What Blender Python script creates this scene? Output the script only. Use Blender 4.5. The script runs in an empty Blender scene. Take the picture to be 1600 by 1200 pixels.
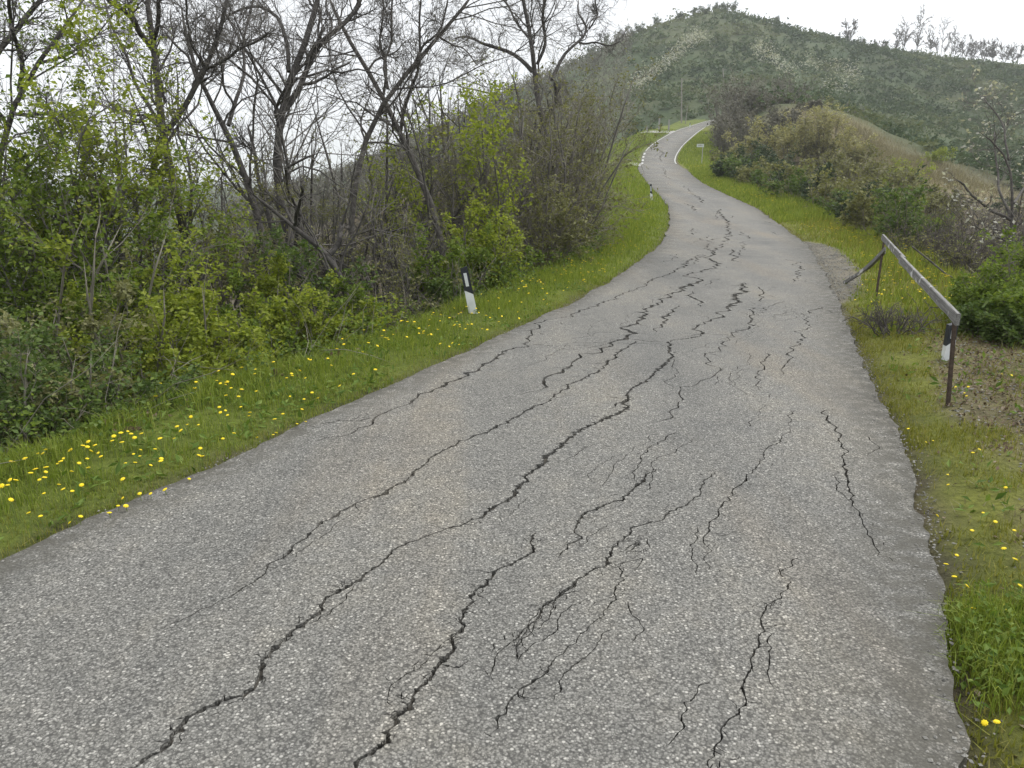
import bpy, math, random
import numpy as np
from mathutils import Vector
from mathutils.geometry import delaunay_2d_cdt

# ------------------------------------------------------------------ camera, sky, sun, exposure
CAM_H = 1.6
PITCH = math.radians(15.0)
CP, SP = math.cos(PITCH), math.sin(PITCH)
FPX = 1200.0                      # focal length in photo pixels (1600 wide)
scene = bpy.context.scene
COL = scene.collection
cam_d = bpy.data.cameras.new('camera')
cam_d.sensor_width = 36.0
cam_d.lens = 36.0 * FPX / 1600.0
cam_d.clip_start = 0.05
cam_d.clip_end = 12000.0
cam = bpy.data.objects.new('camera', cam_d)
COL.objects.link(cam)
cam.location = (0, 0, CAM_H)
cam.rotation_euler = (math.radians(90) - PITCH, 0, 0)
scene.camera = cam

SUN_EL, SUN_AZ = math.radians(58), math.radians(60)     # azimuth from +Y towards +X
world = bpy.data.worlds.new('World')
scene.world = world
world.use_nodes = True
wn, wl = world.node_tree.nodes, world.node_tree.links
wn.clear()
sky = wn.new('ShaderNodeTexSky')
sky.sky_type = 'NISHITA'
sky.sun_disc = False
sky.sun_elevation = SUN_EL
sky.sun_rotation = SUN_AZ
sky.altitude = 300
sky.air_density = 1.0
sky.dust_density = 4.0
sky.ozone_density = 1.0
bw = wn.new('ShaderNodeRGBToBW')
wl.new(sky.outputs[0], bw.inputs[0])
# overcast: cloud deck evens the brightness out and takes most of the blue away
cl_tc = wn.new('ShaderNodeTexCoord')
cl_n = wn.new('ShaderNodeTexNoise')
cl_n.inputs['Scale'].default_value = 2.2
cl_n.inputs['Detail'].default_value = 5
wl.new(cl_tc.outputs['Generated'], cl_n.inputs['Vector'])
cl_r = wn.new('ShaderNodeMapRange')
cl_r.inputs[1].default_value = 0.3; cl_r.inputs[2].default_value = 0.7
cl_r.inputs[3].default_value = 5.6; cl_r.inputs[4].default_value = 8.4
wl.new(cl_n.outputs[0], cl_r.inputs[0])
mixv = wn.new('ShaderNodeMix'); mixv.data_type = 'FLOAT'
mixv.inputs[0].default_value = 0.82
wl.new(bw.outputs[0], mixv.inputs[2]); wl.new(cl_r.outputs[0], mixv.inputs[3])
tint = wn.new('ShaderNodeMix'); tint.data_type = 'RGBA'; tint.blend_type = 'MULTIPLY'
tint.inputs[0].default_value = 1.0
tint.inputs[7].default_value = (0.962, 0.99, 1.03, 1)
wl.new(mixv.outputs[0], tint.inputs[6])
bg = wn.new('ShaderNodeBackground')
bg.inputs[1].default_value = 0.10
wl.new(tint.outputs[2], bg.inputs[0])
wo = wn.new('ShaderNodeOutputWorld')
wl.new(bg.outputs[0], wo.inputs[0])

sd = bpy.data.lights.new('sun', 'SUN')
sd.energy = 1.5
sd.angle = math.radians(30)
sd.color = (1.0, 0.97, 0.92)
sun = bpy.data.objects.new('sun', sd)
COL.objects.link(sun)
_sd = Vector((math.sin(SUN_AZ) * math.cos(SUN_EL), math.cos(SUN_AZ) * math.cos(SUN_EL), math.sin(SUN_EL)))
sun.rotation_euler = _sd.to_track_quat('Z', 'Y').to_euler()
sun.location = (0, 0, 50)

vs = scene.view_settings
vs.view_transform = 'Standard'
vs.look = 'None'
vs.exposure = 0.95
vs.gamma = 1.0
vs.use_curve_mapping = False
scene.render.engine = 'CYCLES'
scene.cycles.use_denoising = True
scene.cycles.max_bounces = 6
scene.cycles.diffuse_bounces = 3
scene.cycles.transmission_bounces = 3
scene.cycles.transparent_max_bounces = 4
scene.cycles.volume_bounces = 1
scene.cycles.caustics_reflective = False
scene.cycles.caustics_refractive = False
scene.render.resolution_x, scene.render.resolution_y = 1024, 768

RNG = np.random.default_rng(7)
random.seed(7)

# ------------------------------------------------------------------ materials
MATS = {}
def newmat(name):
    m = bpy.data.materials.new(name); m.use_nodes = True
    n, l = m.node_tree.nodes, m.node_tree.links
    n.clear()
    out = n.new('ShaderNodeOutputMaterial')
    MATS[name] = m
    return m, n, l, out

def noise(n, l, scale, detail=4, rough=0.55, vec=None):
    t = n.new('ShaderNodeTexNoise')
    t.inputs['Scale'].default_value = scale
    t.inputs['Detail'].default_value = detail
    t.inputs['Roughness'].default_value = rough
    if vec is not None: l.new(vec, t.inputs['Vector'])
    return t

def ramp(n, l, fac, stops):
    r = n.new('ShaderNodeValToRGB')
    e = r.color_ramp.elements
    while len(e) < len(stops): e.new(0.5)
    for el, (p, c) in zip(e, stops):
        el.position = p; el.color = (*c, 1) if len(c) == 3 else c
    l.new(fac, r.inputs[0])
    return r

def mixc(n, l, fac, a, b, mode='MIX'):
    m = n.new('ShaderNodeMix'); m.data_type = 'RGBA'; m.blend_type = mode
    for sock, v in ((0, fac), (6, a), (7, b)):
        if isinstance(v, (int, float)): m.inputs[sock].default_value = v
        elif isinstance(v, tuple): m.inputs[sock].default_value = (*v, 1)
        else: l.new(v, m.inputs[sock])
    return m.outputs[2]

def principled(n, l, out, color, rough=0.8, bump=None, spec=0.3):
    p = n.new('ShaderNodeBsdfPrincipled')
    if isinstance(color, tuple): p.inputs['Base Color'].default_value = (*color, 1)
    else: l.new(color, p.inputs['Base Color'])
    if isinstance(rough, (int, float)): p.inputs['Roughness'].default_value = rough
    else: l.new(rough, p.inputs['Roughness'])
    p.inputs['Specular IOR Level'].default_value = spec
    if bump is not None: l.new(bump, p.inputs['Normal'])
    l.new(p.outputs[0], out.inputs[0])
    return p

def bumpn(n, l, height, dist=0.01, strength=1.0):
    b = n.new('ShaderNodeBump')
    b.inputs['Strength'].default_value = strength
    b.inputs['Distance'].default_value = dist
    l.new(height, b.inputs['Height'])
    return b.outputs[0]

def leaf_mat(name, c0, c1, c2, transl=0.35, rough=0.6):
    m, n, l, out = newmat(name)
    at = n.new('ShaderNodeAttribute'); at.attribute_name = 'tint'
    r = ramp(n, l, at.outputs['Fac'], [(0.0, c0), (0.55, c1), (1.0, c2)])
    d = n.new('ShaderNodeBsdfPrincipled')
    d.inputs['Roughness'].default_value = rough
    d.inputs['Specular IOR Level'].default_value = 0.12
    l.new(r.outputs[0], d.inputs['Base Color'])
    t = n.new('ShaderNodeBsdfTranslucent')
    warm = mixc(n, l, 1.0, r.outputs[0], (1.15, 1.15, 0.6), 'MULTIPLY')
    l.new(warm, t.inputs[0])
    mx = n.new('ShaderNodeMixShader'); mx.inputs[0].default_value = transl
    l.new(d.outputs[0], mx.inputs[1]); l.new(t.outputs[0], mx.inputs[2])
    l.new(mx.outputs[0], out.inputs[0])
    return m

def plain_mat(name, c0, c1, scale=8.0, rough=0.85, bump=0.0, detail=4):
    m, n, l, out = newmat(name)
    tc = n.new('ShaderNodeTexCoord')
    t = noise(n, l, scale, detail, 0.6, tc.outputs['Object'])
    r = ramp(n, l, t.outputs[0], [(0.3, c0), (0.7, c1)])
    b = bumpn(n, l, t.outputs[0], bump) if bump else None
    principled(n, l, out, r.outputs[0], rough, b)
    return m

# asphalt: chips of stone in worn binder
def asphalt():
    m, n, l, out = newmat('worn_asphalt')
    tc = n.new('ShaderNodeTexCoord'); co = tc.outputs['Object']
    v1 = n.new('ShaderNodeTexVoronoi'); v1.inputs['Scale'].default_value = 112; l.new(co, v1.inputs['Vector'])
    v2 = n.new('ShaderNodeTexVoronoi'); v2.inputs['Scale'].default_value = 235; l.new(co, v2.inputs['Vector'])
    s1 = n.new('ShaderNodeSeparateColor'); l.new(v1.outputs['Color'], s1.inputs[0])
    s2 = n.new('ShaderNodeSeparateColor'); l.new(v2.outputs['Color'], s2.inputs[0])
    chip = ramp(n, l, s1.outputs[0], [(0.0, (0.122, 0.120, 0.110)), (0.5, (0.186, 0.183, 0.168)), (0.85, (0.262, 0.258, 0.238)), (1.0, (0.44, 0.43, 0.395))])
    fine = ramp(n, l, s2.outputs[1], [(0.0, (0.094, 0.092, 0.084)), (0.6, (0.170, 0.167, 0.153)), (1.0, (0.315, 0.309, 0.285))])
    sel = n.new('ShaderNodeMath'); sel.operation = 'GREATER_THAN'; sel.inputs[1].default_value = 0.58
    l.new(s1.outputs[2], sel.inputs[0])
    col = mixc(n, l, sel.outputs[0], fine.outputs[0], chip.outputs[0])
    gap = n.new('ShaderNodeMapRange'); l.new(v1.outputs['Distance'], gap.inputs[0])
    gap.inputs[1].default_value = 0.42; gap.inputs[2].default_value = 0.8
    gap.inputs[3].default_value = 0.0; gap.inputs[4].default_value = 0.9
    col = mixc(n, l, gap.outputs[0], col, (0.06, 0.059, 0.055))
    # wear: streaks along the way of travel, binder-rich dark patches, dusty brownish ones
    mp = n.new('ShaderNodeMapping'); mp.inputs['Rotation'].default_value = (0, 0, math.radians(20.5)); mp.inputs['Scale'].default_value = (1.25, 0.16, 1)
    l.new(co, mp.inputs['Vector'])
    streak = noise(n, l, 1.0, 5, 0.6, mp.outputs[0])
    big = noise(n, l, 0.5, 6, 0.65, co)
    mid = noise(n, l, 5.0, 6, 0.7, co)
    ad = n.new('ShaderNodeMath'); ad.operation = 'ADD'; l.new(streak.outputs[0], ad.inputs[0]); l.new(big.outputs[0], ad.inputs[1])
    ad2 = n.new('ShaderNodeMath'); ad2.operation = 'MULTIPLY_ADD'; ad2.inputs[1].default_value = 0.6
    l.new(mid.outputs[0], ad2.inputs[0]); l.new(ad.outputs[0], ad2.inputs[2])
    mr = n.new('ShaderNodeMapRange'); mr.inputs[1].default_value = 0.95; mr.inputs[2].default_value = 1.65
    l.new(ad2.outputs[0], mr.inputs[0])
    wear = ramp(n, l, mr.outputs[0], [(0.0, (0.70, 0.71, 0.73)), (0.5, (1, 0.99, 0.98)), (1.0, (1.25, 1.19, 1.09))])
    col = mixc(n, l, 1.0, col, wear.outputs[0], 'MULTIPLY')
    dust = noise(n, l, 0.8, 4, 0.6, mp.outputs[0])
    dm = n.new('ShaderNodeMapRange'); dm.inputs[1].default_value = 0.52; dm.inputs[2].default_value = 0.72; dm.inputs[4].default_value = 0.6
    l.new(dust.outputs[0], dm.inputs[0])
    col = mixc(n, l, dm.outputs[0], col, mixc(n, l, 1.0, col, (1.12, 1.0, 0.86), 'MULTIPLY'))
    ed = n.new('ShaderNodeAttribute'); ed.attribute_name = 'edge'
    em = n.new('ShaderNodeMath'); em.operation = 'MULTIPLY'
    en = noise(n, l, 9, 4, 0.7, co)
    er = n.new('ShaderNodeMapRange'); er.inputs[1].default_value = 0.36; er.inputs[2].default_value = 0.56
    l.new(en.outputs[0], er.inputs[0])
    l.new(ed.outputs['Fac'], em.inputs[0]); l.new(er.outputs[0], em.inputs[1])
    col = mixc(n, l, em.outputs[0], col, (0.072, 0.068, 0.056))
    inv = n.new('ShaderNodeMath'); inv.operation = 'SUBTRACT'; inv.inputs[0].default_value = 1.0
    l.new(v1.outputs['Distance'], inv.inputs[1])
    hs = n.new('ShaderNodeMath'); hs.operation = 'ADD'; l.new(inv.outputs[0], hs.inputs[0]); l.new(s1.outputs[1], hs.inputs[1])
    b = bumpn(n, l, hs.outputs[0], 0.003, 0.7)
    principled(n, l, out, col, 0.82, b, 0.3)
    return m
asphalt()
plain_mat('crack_dirt', (0.030, 0.028, 0.024), (0.085, 0.078, 0.066), 30, 1.0)
plain_mat('road_paint', (0.30, 0.30, 0.285), (0.62, 0.62, 0.60), 3, 0.7)
plain_mat('bark_dark', (0.036, 0.033, 0.031), (0.115, 0.106, 0.098), 14, 0.95, 0.02)
plain_mat('bark_grey', (0.045, 0.041, 0.038), (0.135, 0.124, 0.112), 14, 0.95, 0.02)
plain_mat('twig_brown', (0.125, 0.115, 0.092), (0.24, 0.222, 0.182), 3, 0.95)
plain_mat('twig_grey', (0.10, 0.092, 0.086), (0.20, 0.187, 0.172), 3, 0.95)
plain_mat('twig_dark', (0.055, 0.049, 0.044), (0.135, 0.12, 0.105), 3, 0.95)
plain_mat('twig_pale', (0.22, 0.20, 0.16), (0.36, 0.33, 0.28), 3, 0.95)
plain_mat('rusty_steel', (0.036, 0.027, 0.021), (0.085, 0.060, 0.043), 40, 0.9, 0.004)
plain_mat('concrete', (0.22, 0.215, 0.20), (0.36, 0.35, 0.33), 10, 0.9)
plain_mat('painted_pipe_shade', (0.012, 0.012, 0.011), (0.02, 0.02, 0.018), 10, 1.0)  # near-black colour standing in for the shade inside the culvert
plain_mat('plastic_white', (0.62, 0.64, 0.65), (0.80, 0.81, 0.81), 9, 0.55)
plain_mat('plastic_black', (0.016, 0.019, 0.024), (0.035, 0.039, 0.046), 12, 0.5)
plain_mat('reflector', (0.60, 0.62, 0.63), (0.72, 0.74, 0.74), 60, 0.3)
plain_mat('sign_plate', (0.45, 0.50, 0.46), (0.62, 0.66, 0.62), 9, 0.6)
plain_mat('galvanised', (0.30, 0.31, 0.31), (0.42, 0.43, 0.42), 20, 0.55)
plain_mat('pole_wood', (0.17, 0.16, 0.14), (0.27, 0.25, 0.22), 6, 0.9)
plain_mat('stone_grey', (0.10, 0.096, 0.088), (0.34, 0.33, 0.30), 3, 0.9)
plain_mat('petal_yellow', (0.66, 0.47, 0.008), (0.78, 0.62, 0.014), 90, 0.6)
plain_mat('stem_green', (0.10, 0.15, 0.03), (0.15, 0.20, 0.05), 20, 0.7)

def board_mat():
    m, n, l, out = newmat('weathered_board')
    tc = n.new('ShaderNodeTexCoord')
    mp = n.new('ShaderNodeMapping'); mp.inputs['Scale'].default_value = (1.2, 30, 30)
    l.new(tc.outputs['Object'], mp.inputs['Vector'])
    g = noise(n, l, 3, 6, 0.65, mp.outputs[0])
    base = ramp(n, l, g.outputs[0], [(0.25, (0.085, 0.081, 0.076)), (0.5, (0.19, 0.186, 0.178)), (0.75, (0.32, 0.315, 0.305))])
    p = noise(n, l, 5.5, 3, 0.6, tc.outputs['Object'])
    pm = n.new('ShaderNodeMapRange'); pm.inputs[1].default_value = 0.60; pm.inputs[2].default_value = 0.66
    l.new(p.outputs[0], pm.inputs[0])
    col = mixc(n, l, pm.outputs[0], base.outputs[0], (0.58, 0.58, 0.56))
    b = bumpn(n, l, g.outputs[0], 0.004)
    principled(n, l, out, col, 0.9, b)
board_mat()

def ground_mat():
    m, n, l, out = newmat('ground_cover')
    at = n.new('ShaderNodeAttribute'); at.attribute_name = 'cover'
    tc = n.new('ShaderNodeTexCoord'); co = tc.outputs['Object']
    f = noise(n, l, 26, 6, 0.7, co)
    g = noise(n, l, 1.3, 6, 0.6, co)
    k = noise(n, l, 0.07, 6, 0.65, co)
    vary = ramp(n, l, f.outputs[0], [(0.25, (0.45, 0.45, 0.45)), (0.5, (1, 1, 1)), (0.75, (1.5, 1.45, 1.35))])
    col = mixc(n, l, 0.9, at.outputs['Color'], vary.outputs[0], 'MULTIPLY')
    vg = ramp(n, l, g.outputs[0], [(0.3, (0.72, 0.74, 0.72)), (0.7, (1.25, 1.2, 1.15))])
    col = mixc(n, l, 1.0, col, vg.outputs[0], 'MULTIPLY')
    vk = ramp(n, l, k.outputs[0], [(0.3, (0.78, 0.82, 0.80)), (0.7, (1.22, 1.16, 1.05))])
    col = mixc(n, l, 1.0, col, vk.outputs[0], 'MULTIPLY')
    b = bumpn(n, l, f.outputs[0], 0.03)
    principled(n, l, out, col, 0.95, b, 0.15)
ground_mat()

leaf_mat('grass_blade', (0.098, 0.138, 0.022), (0.205, 0.268, 0.046), (0.375, 0.395, 0.115), 0.4)
leaf_mat('grass_moss', (0.11, 0.125, 0.02), (0.215, 0.222, 0.045), (0.36, 0.32, 0.12), 0.32)
leaf_mat('grass_dry', (0.15, 0.133, 0.085), (0.225, 0.2, 0.132), (0.34, 0.315, 0.22), 0.25)
leaf_mat('weed_leaf', (0.06, 0.105, 0.02), (0.12, 0.185, 0.036), (0.21, 0.27, 0.07), 0.32)
leaf_mat('leaf_dark', (0.045, 0.074, 0.023), (0.098, 0.148, 0.044), (0.165, 0.215, 0.072), 0.36)
leaf_mat('leaf_mid', (0.07, 0.108, 0.022), (0.15, 0.215, 0.044), (0.245, 0.3, 0.075), 0.45)
leaf_mat('leaf_light', (0.13, 0.17, 0.025), (0.25, 0.305, 0.05), (0.38, 0.41, 0.1), 0.48)
leaf_mat('leaf_olive', (0.1, 0.105, 0.045), (0.19, 0.195, 0.088), (0.285, 0.28, 0.145), 0.3)
leaf_mat('leaf_catkin', (0.2, 0.19, 0.095), (0.335, 0.32, 0.175), (0.46, 0.445, 0.28), 0.35)
leaf_mat('leaf_litter', (0.055, 0.036, 0.022), (0.14, 0.10, 0.065), (0.27, 0.225, 0.165), 0.1)
leaf_mat('blossom', (0.28, 0.28, 0.245), (0.42, 0.415, 0.375), (0.56, 0.555, 0.52), 0.3)
leaf_mat('scrub_mix', (0.028, 0.053, 0.024), (0.072, 0.108, 0.048), (0.152, 0.172, 0.088), 0.2, 0.8)
leaf_mat('scrub_bare', (0.085, 0.083, 0.066), (0.15, 0.146, 0.115), (0.225, 0.215, 0.168), 0.1, 0.9)
leaf_mat('broom_green', (0.026, 0.044, 0.024), (0.058, 0.084, 0.046), (0.10, 0.125, 0.07), 0.2)

# ------------------------------------------------------------------ mesh helpers
def mesh_from(name, V, faces, mat, tintv=None, smooth=False, attrs=None):
    """faces: list of int arrays (m,k)."""
    V = np.asarray(V, dtype=np.float32).reshape(-1, 3)
    faces = [np.asarray(f, dtype=np.int32) for f in faces if len(f)]
    me = bpy.data.meshes.new(name)
    me.vertices.add(len(V)); me.vertices.foreach_set('co', V.ravel())
    nl = sum(f.size for f in faces); npoly = sum(len(f) for f in faces)
    me.loops.add(nl); me.polygons.add(npoly)
    me.loops.foreach_set('vertex_index', np.concatenate([f.ravel() for f in faces]))
    starts, c = [], 0
    for f in faces:
        starts.append(c + np.arange(len(f)) * f.shape[1]); c += f.size
    me.polygons.foreach_set('loop_start', np.concatenate(starts).astype(np.int32))
    me.polygons.foreach_set('use_smooth', np.full(npoly, smooth))
    if tintv is not None:
        a = me.attributes.new('tint', 'FLOAT', 'POINT')
        a.data.foreach_set('value', np.asarray(tintv, dtype=np.float32))
    for an, av in (attrs or {}).items():
        av = np.asarray(av, dtype=np.float32)
        if av.ndim == 2:
            a = me.attributes.new(an, 'FLOAT_COLOR', 'POINT')
            a.data.foreach_set('color', np.c_[av, np.ones(len(av))].astype(np.float32).ravel())
        else:
            a = me.attributes.new(an, 'FLOAT', 'POINT')
            a.data.foreach_set('value', av)
    me.update(calc_edges=True)
    me.validate()
    for mm in (mat if isinstance(mat, (list, tuple)) else [mat]):
        me.materials.append(MATS[mm])
    return me

def link(name, me, parent=None, loc=None):
    o = bpy.data.objects.new(name, me)
    COL.objects.link(o)
    if parent is not None: o.parent = parent
    if loc is not None: o.location = loc
    return o

def tag(o, label=None, cat=None, group=None, kind=None):
    if label: o['label'] = label
    if cat: o['category'] = cat
    if group: o['group'] = group
    if kind: o['kind'] = kind
    return o

def thing(name, label, cat, loc, group=None):
    o = link(name, None, None, loc)
    o.empty_display_size = 0.2
    return tag(o, label, cat, group)

class MB:
    """boxes, prisms and tubes collected into one mesh"""
    def __init__(s): s.V, s.F = [], []
    def add(s, V, F):
        b = len(s.V); s.V += [tuple(v) for v in V]; s.F += [tuple(b + i for i in f) for f in F]
    def box(s, c, size, R=None):
        hx, hy, hz = [k / 2 for k in size]
        V = [Vector((x * hx, y * hy, z * hz)) for z in (-1, 1) for y in (-1, 1) for x in (-1, 1)]
        if R is not None: V = [R @ v for v in V]
        s.add([v + Vector(c) for v in V], [(0, 2, 3, 1), (4, 5, 7, 6), (0, 1, 5, 4), (2, 6, 7, 3), (0, 4, 6, 2), (1, 3, 7, 5)])
    def hexa(s, lo, hi):
        """lo, hi: four corner points each"""
        s.add(list(lo) + list(hi), [(3, 2, 1, 0), (4, 5, 6, 7), (0, 1, 5, 4), (1, 2, 6, 5), (2, 3, 7, 6), (3, 0, 4, 7)])
    def tube(s, pts, rad, k=8, cap=True):
        pts = [Vector(p) for p in pts]; rings = []
        b = len(s.V)
        for i, p in enumerate(pts):
            d = (pts[min(i + 1, len(pts) - 1)] - pts[max(i - 1, 0)]).normalized()
            ref = Vector((1, 0, 0)) if abs(d.z) > 0.8 else Vector((0, 0, 1))
            u = d.cross(ref).normalized(); w = d.cross(u)
            r = rad[i] if isinstance(rad, (list, tuple)) else rad
            for j in range(k):
                a = 2 * math.pi * j / k
                s.V.append(tuple(p + (u * math.cos(a) + w * math.sin(a)) * r))
        for i in range(len(pts) - 1):
            for j in range(k):
                s.F.append((b + i * k + j, b + i * k + (j + 1) % k, b + (i + 1) * k + (j + 1) % k, b + (i + 1) * k + j))
        if cap:
            s.F.append(tuple(b + j for j in range(k))[::-1])
            s.F.append(tuple(b + (len(pts) - 1) * k + j for j in range(k)))
    def mesh(s, name, mat, bevel=0.0, smooth=False):
        me = bpy.data.meshes.new(name); me.from_pydata(s.V, [], s.F); me.update()
        if bevel:
            import bmesh
            bm = bmesh.new(); bm.from_mesh(me)
            bmesh.ops.bevel(bm, geom=bm.edges[:], offset=bevel, segments=2, affect='EDGES', clamp_overlap=True)
            bm.to_mesh(me); bm.free()
        if smooth: me.polygons.foreach_set('use_smooth', np.ones(len(me.polygons), dtype=bool))
        me.materials.append(MATS[mat])
        return me

# ------------------------------------------------------------------ geometry of the place
def ray(px, py):
    u = (np.asarray(px, float) - 800) / FPX; v = (np.asarray(py, float) - 600) / FPX
    return np.stack([u, CP - v * SP, -SP - v * CP + 0 * u], -1)
def at(px, py, t):
    return np.array([0, 0, CAM_H]) + ray(px, py) * np.asarray(t, float)[..., None]

def pchip(xs, ys):
    xs, ys = np.asarray(xs, float), np.asarray(ys, float)
    h = np.diff(xs); d = np.diff(ys) / h
    m = np.zeros(len(xs)); m[0], m[-1] = d[0], d[-1]
    for i in range(1, len(xs) - 1):
        if d[i - 1] * d[i] > 0:
            w1, w2 = 2 * h[i] + h[i - 1], h[i] + 2 * h[i - 1]
            m[i] = (w1 + w2) / (w1 / d[i - 1] + w2 / d[i])
    def f(x):
        x = np.asarray(x, float)
        i = np.clip(np.searchsorted(xs, x) - 1, 0, len(xs) - 2)
        xc = np.clip(x, xs[0], xs[-1])
        s = (xc - xs[i]) / h[i]
        y = ((1 + 2 * s) * (1 - s) ** 2 * ys[i] + s * (1 - s) ** 2 * h[i] * m[i]
             + s * s * (3 - 2 * s) * ys[i + 1] + s * s * (s - 1) * h[i] * m[i + 1])
        return y + np.where(x < xs[0], (x - xs[0]) * m[0], 0) + np.where(x > xs[-1], (x - xs[-1]) * m[-1], 0)
    return f

# road height along the way forward
Zr = pchip([-10, 14, 18, 25.5, 32.8, 46.5, 60.1, 74.9, 91.8, 110, 131.5, 147.7, 175, 220],
           [0, 0, 0.02, 0.17, 0.53, 1.18, 2.0, 2.8, 4.3, 6.5, 9.5, 11.9, 15.5, 20.0])
def on_road(px, py):
    d = ray(px, py)
    t = np.geomspace(1.2, 260, 6000)
    z = CAM_H + d[2] * t - Zr(d[1] * t)
    i = np.argmax(z < 0) if (z < 0).any() else len(t) - 1
    a = z[i - 1] / (z[i - 1] - z[i]); tt = t[i - 1] + a * (t[i] - t[i - 1])
    return d[0] * tt, d[1] * tt, tt
Lpx = [(0, 880), (120, 822), (250, 765), (500, 650), (750, 540), (870, 483), (950, 440), (1005, 403), (1032, 380), (1046, 350),
       (1046, 328), (1034, 309), (1009, 282), (997, 265), (1001, 255), (1005, 240), (1011, 232), (1042, 211), (1062, 202), (1081, 196), (1107, 188.5)]
Rpx = [(1510, 1200), (1478, 1000), (1465, 900), (1445, 800), (1420, 710), (1375, 620), (1345, 555), (1330, 520), (1305, 460), (1285, 420),
       (1262, 385), (1240, 367), (1208, 344), (1187, 328), (1151, 311), (1118, 296), (1089, 280), (1071, 264), (1057, 254), (1057, 246),
       (1066, 230), (1079, 217), (1098, 202), (1116, 193)]
def edge_curve(pxs, back):
    P = np.array([on_road(*p)[:2] for p in pxs])
    keep = [0]
    for i in range(1, len(P)):
        if P[i, 1] > P[keep[-1], 1] + 0.05: keep.append(i)
    P = P[keep]
    s = (P[2, 0] - P[0, 0]) / (P[2, 1] - P[0, 1])
    P = np.vstack([[P[0, 0] - s * (P[0, 1] + 6) * back, -6], P])
    e = P[-1]
    P = np.vstack([P, [e[0] + 9, e[1] + 12], [e[0] + 24, e[1] + 24], [e[0] + 50, e[1] + 38]])
    return pchip(P[:, 1], P[:, 0])
XLf = edge_curve(Lpx, 1.0); XRf = edge_curve(Rpx, 1.0)
YS_ = np.linspace(-10, 260, 5401)
XL_, XR_ = XLf(YS_), XRf(YS_)
def sm(a, w):
    k = np.ones(w) / w
    return np.convolve(np.pad(a, w // 2, mode='edge'), k, 'valid')[:len(a)]
XL_, XR_ = sm(XL_, 15), sm(XR_, 15)
CL_ = 1 / np.sqrt(1 + np.gradient(XL_, YS_) ** 2); CR_ = 1 / np.sqrt(1 + np.gradient(XR_, YS_) ** 2)
CL_, CR_ = sm(CL_, 41), sm(CR_, 41)
def XL(y): return np.interp(y, YS_, XL_)
def XR(y): return np.interp(y, YS_, XR_)
def off_left(x, y): return (XL(y) - x) * np.interp(y, YS_, CL_)
def off_right(x, y): return (x - XR(y)) * np.interp(y, YS_, CR_)
def left_pos(y, d): return XL(y) - d / np.interp(y, YS_, CL_)
def right_pos(y, d): return XR(y) + d / np.interp(y, YS_, CR_)

def hash2(ix, iy, seed):
    h = (ix.astype(np.int64) * 374761393 + iy.astype(np.int64) * 668265263 + seed * 974711) & 0xFFFFFFFF
    h = ((h ^ (h >> 13)) * 1274126177) & 0xFFFFFFFF
    return ((h ^ (h >> 16)) & 0xFFFF) / 65535.0
def vnoise(x, y, seed=0):
    x, y = np.asarray(x, float), np.asarray(y, float)
    ix, iy = np.floor(x), np.floor(y); fx, fy = x - ix, y - iy
    fx, fy = fx * fx * (3 - 2 * fx), fy * fy * (3 - 2 * fy)
    a, b = hash2(ix, iy, seed), hash2(ix + 1, iy, seed)
    c, d = hash2(ix, iy + 1, seed), hash2(ix + 1, iy + 1, seed)
    return (a * (1 - fx) + b * fx) * (1 - fy) + (c * (1 - fx) + d * fx) * fy
def fbm(x, y, seed=0, o=4):
    s, a, n = 0, 0.5, 0
    for i in range(o):
        s = s + a * vnoise(x * 2 ** i, y * 2 ** i, seed + i); n += a; a *= 0.5
    return s / n
def sstep(a, b, x):
    t = np.clip((x - a) / (b - a), 0, 1); return t * t * (3 - 2 * t)

# large terrain from control points
ctrl = []
for y in (-6, 4, 14, 25, 40, 60, 80, 100, 125, 147, 170):
    ctrl.append(((XL(y) + XR(y)) / 2, y, float(Zr(y))))
def cpt(px, py, t): ctrl.append(tuple(at(px, py, t)))
for x, y, z in [(-7, 2, -2.6), (-8, 9, -2.8), (-6, 16, -2.8), (-5, 26, -2.5), (-14, 5, -4.5), (-14, 20, -5.5), (-12, 40, -5), (-30, 20, -9), (-30, 60, -10), (-4, 48, -1.0),
                (-60, 30, -16), (-70, 110, -16), (-130, 60, -28), (-150, 200, -22), (-15, 90, -2.0), (-35, 110, -4.0), (-8, 75, 0.8),
                (9, 3, -1.2), (12, 10, -2.2), (16, 18, -2.4), (25, 8, -6), (40, 25, -8), (30, 30, -3.5), (22, 40, -0.6), (60, 50, -8), (70, 20, -16), (24, 52, 1.2), (26, 70, 3.2),
                (0, -30, -4), (-30, -30, -12), (40, -30, -14), (-300, 300, -25), (300, 50, -25), (-250, 520, -2), (-350, 560, 0), (-500, 600, -3), (-120, 560, -4)]:
    ctrl.append((x, y, z))
for p in [(560, 270, 225), (640, 232, 215), (700, 203, 210), (800, 152, 215), (920, 102, 230), (1000, 53, 245), (1060, 30, 255), (1110, 21, 260), (1160, 28, 265),
          (1200, 42, 270), (1300, 70, 280), (1400, 86, 290), (1500, 97, 300), (1600, 107, 310), (1800, 120, 330), (2100, 140, 350),
          (1060, 110, 200), (980, 140, 185), (1180, 110, 195), (1300, 130, 205), (1450, 160, 200), (1600, 190, 190), (1450, 195, 165), (1600, 240, 150), (1800, 260, 150),
          (880, 190, 165), (780, 235, 165), (680, 280, 160),
          (1250, 172, 95), (1350, 213, 86), (1430, 245, 78), (1490, 275, 70), (1330, 262, 66), (1420, 300, 58), (1280, 215, 80), (1550, 340, 48), (1500, 330, 52),
          (1320, 190, 125), (1420, 235, 120), (1520, 280, 110),
          (1180, 165, 115), (1200, 140, 140)]:
    cpt(*p)
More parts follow.
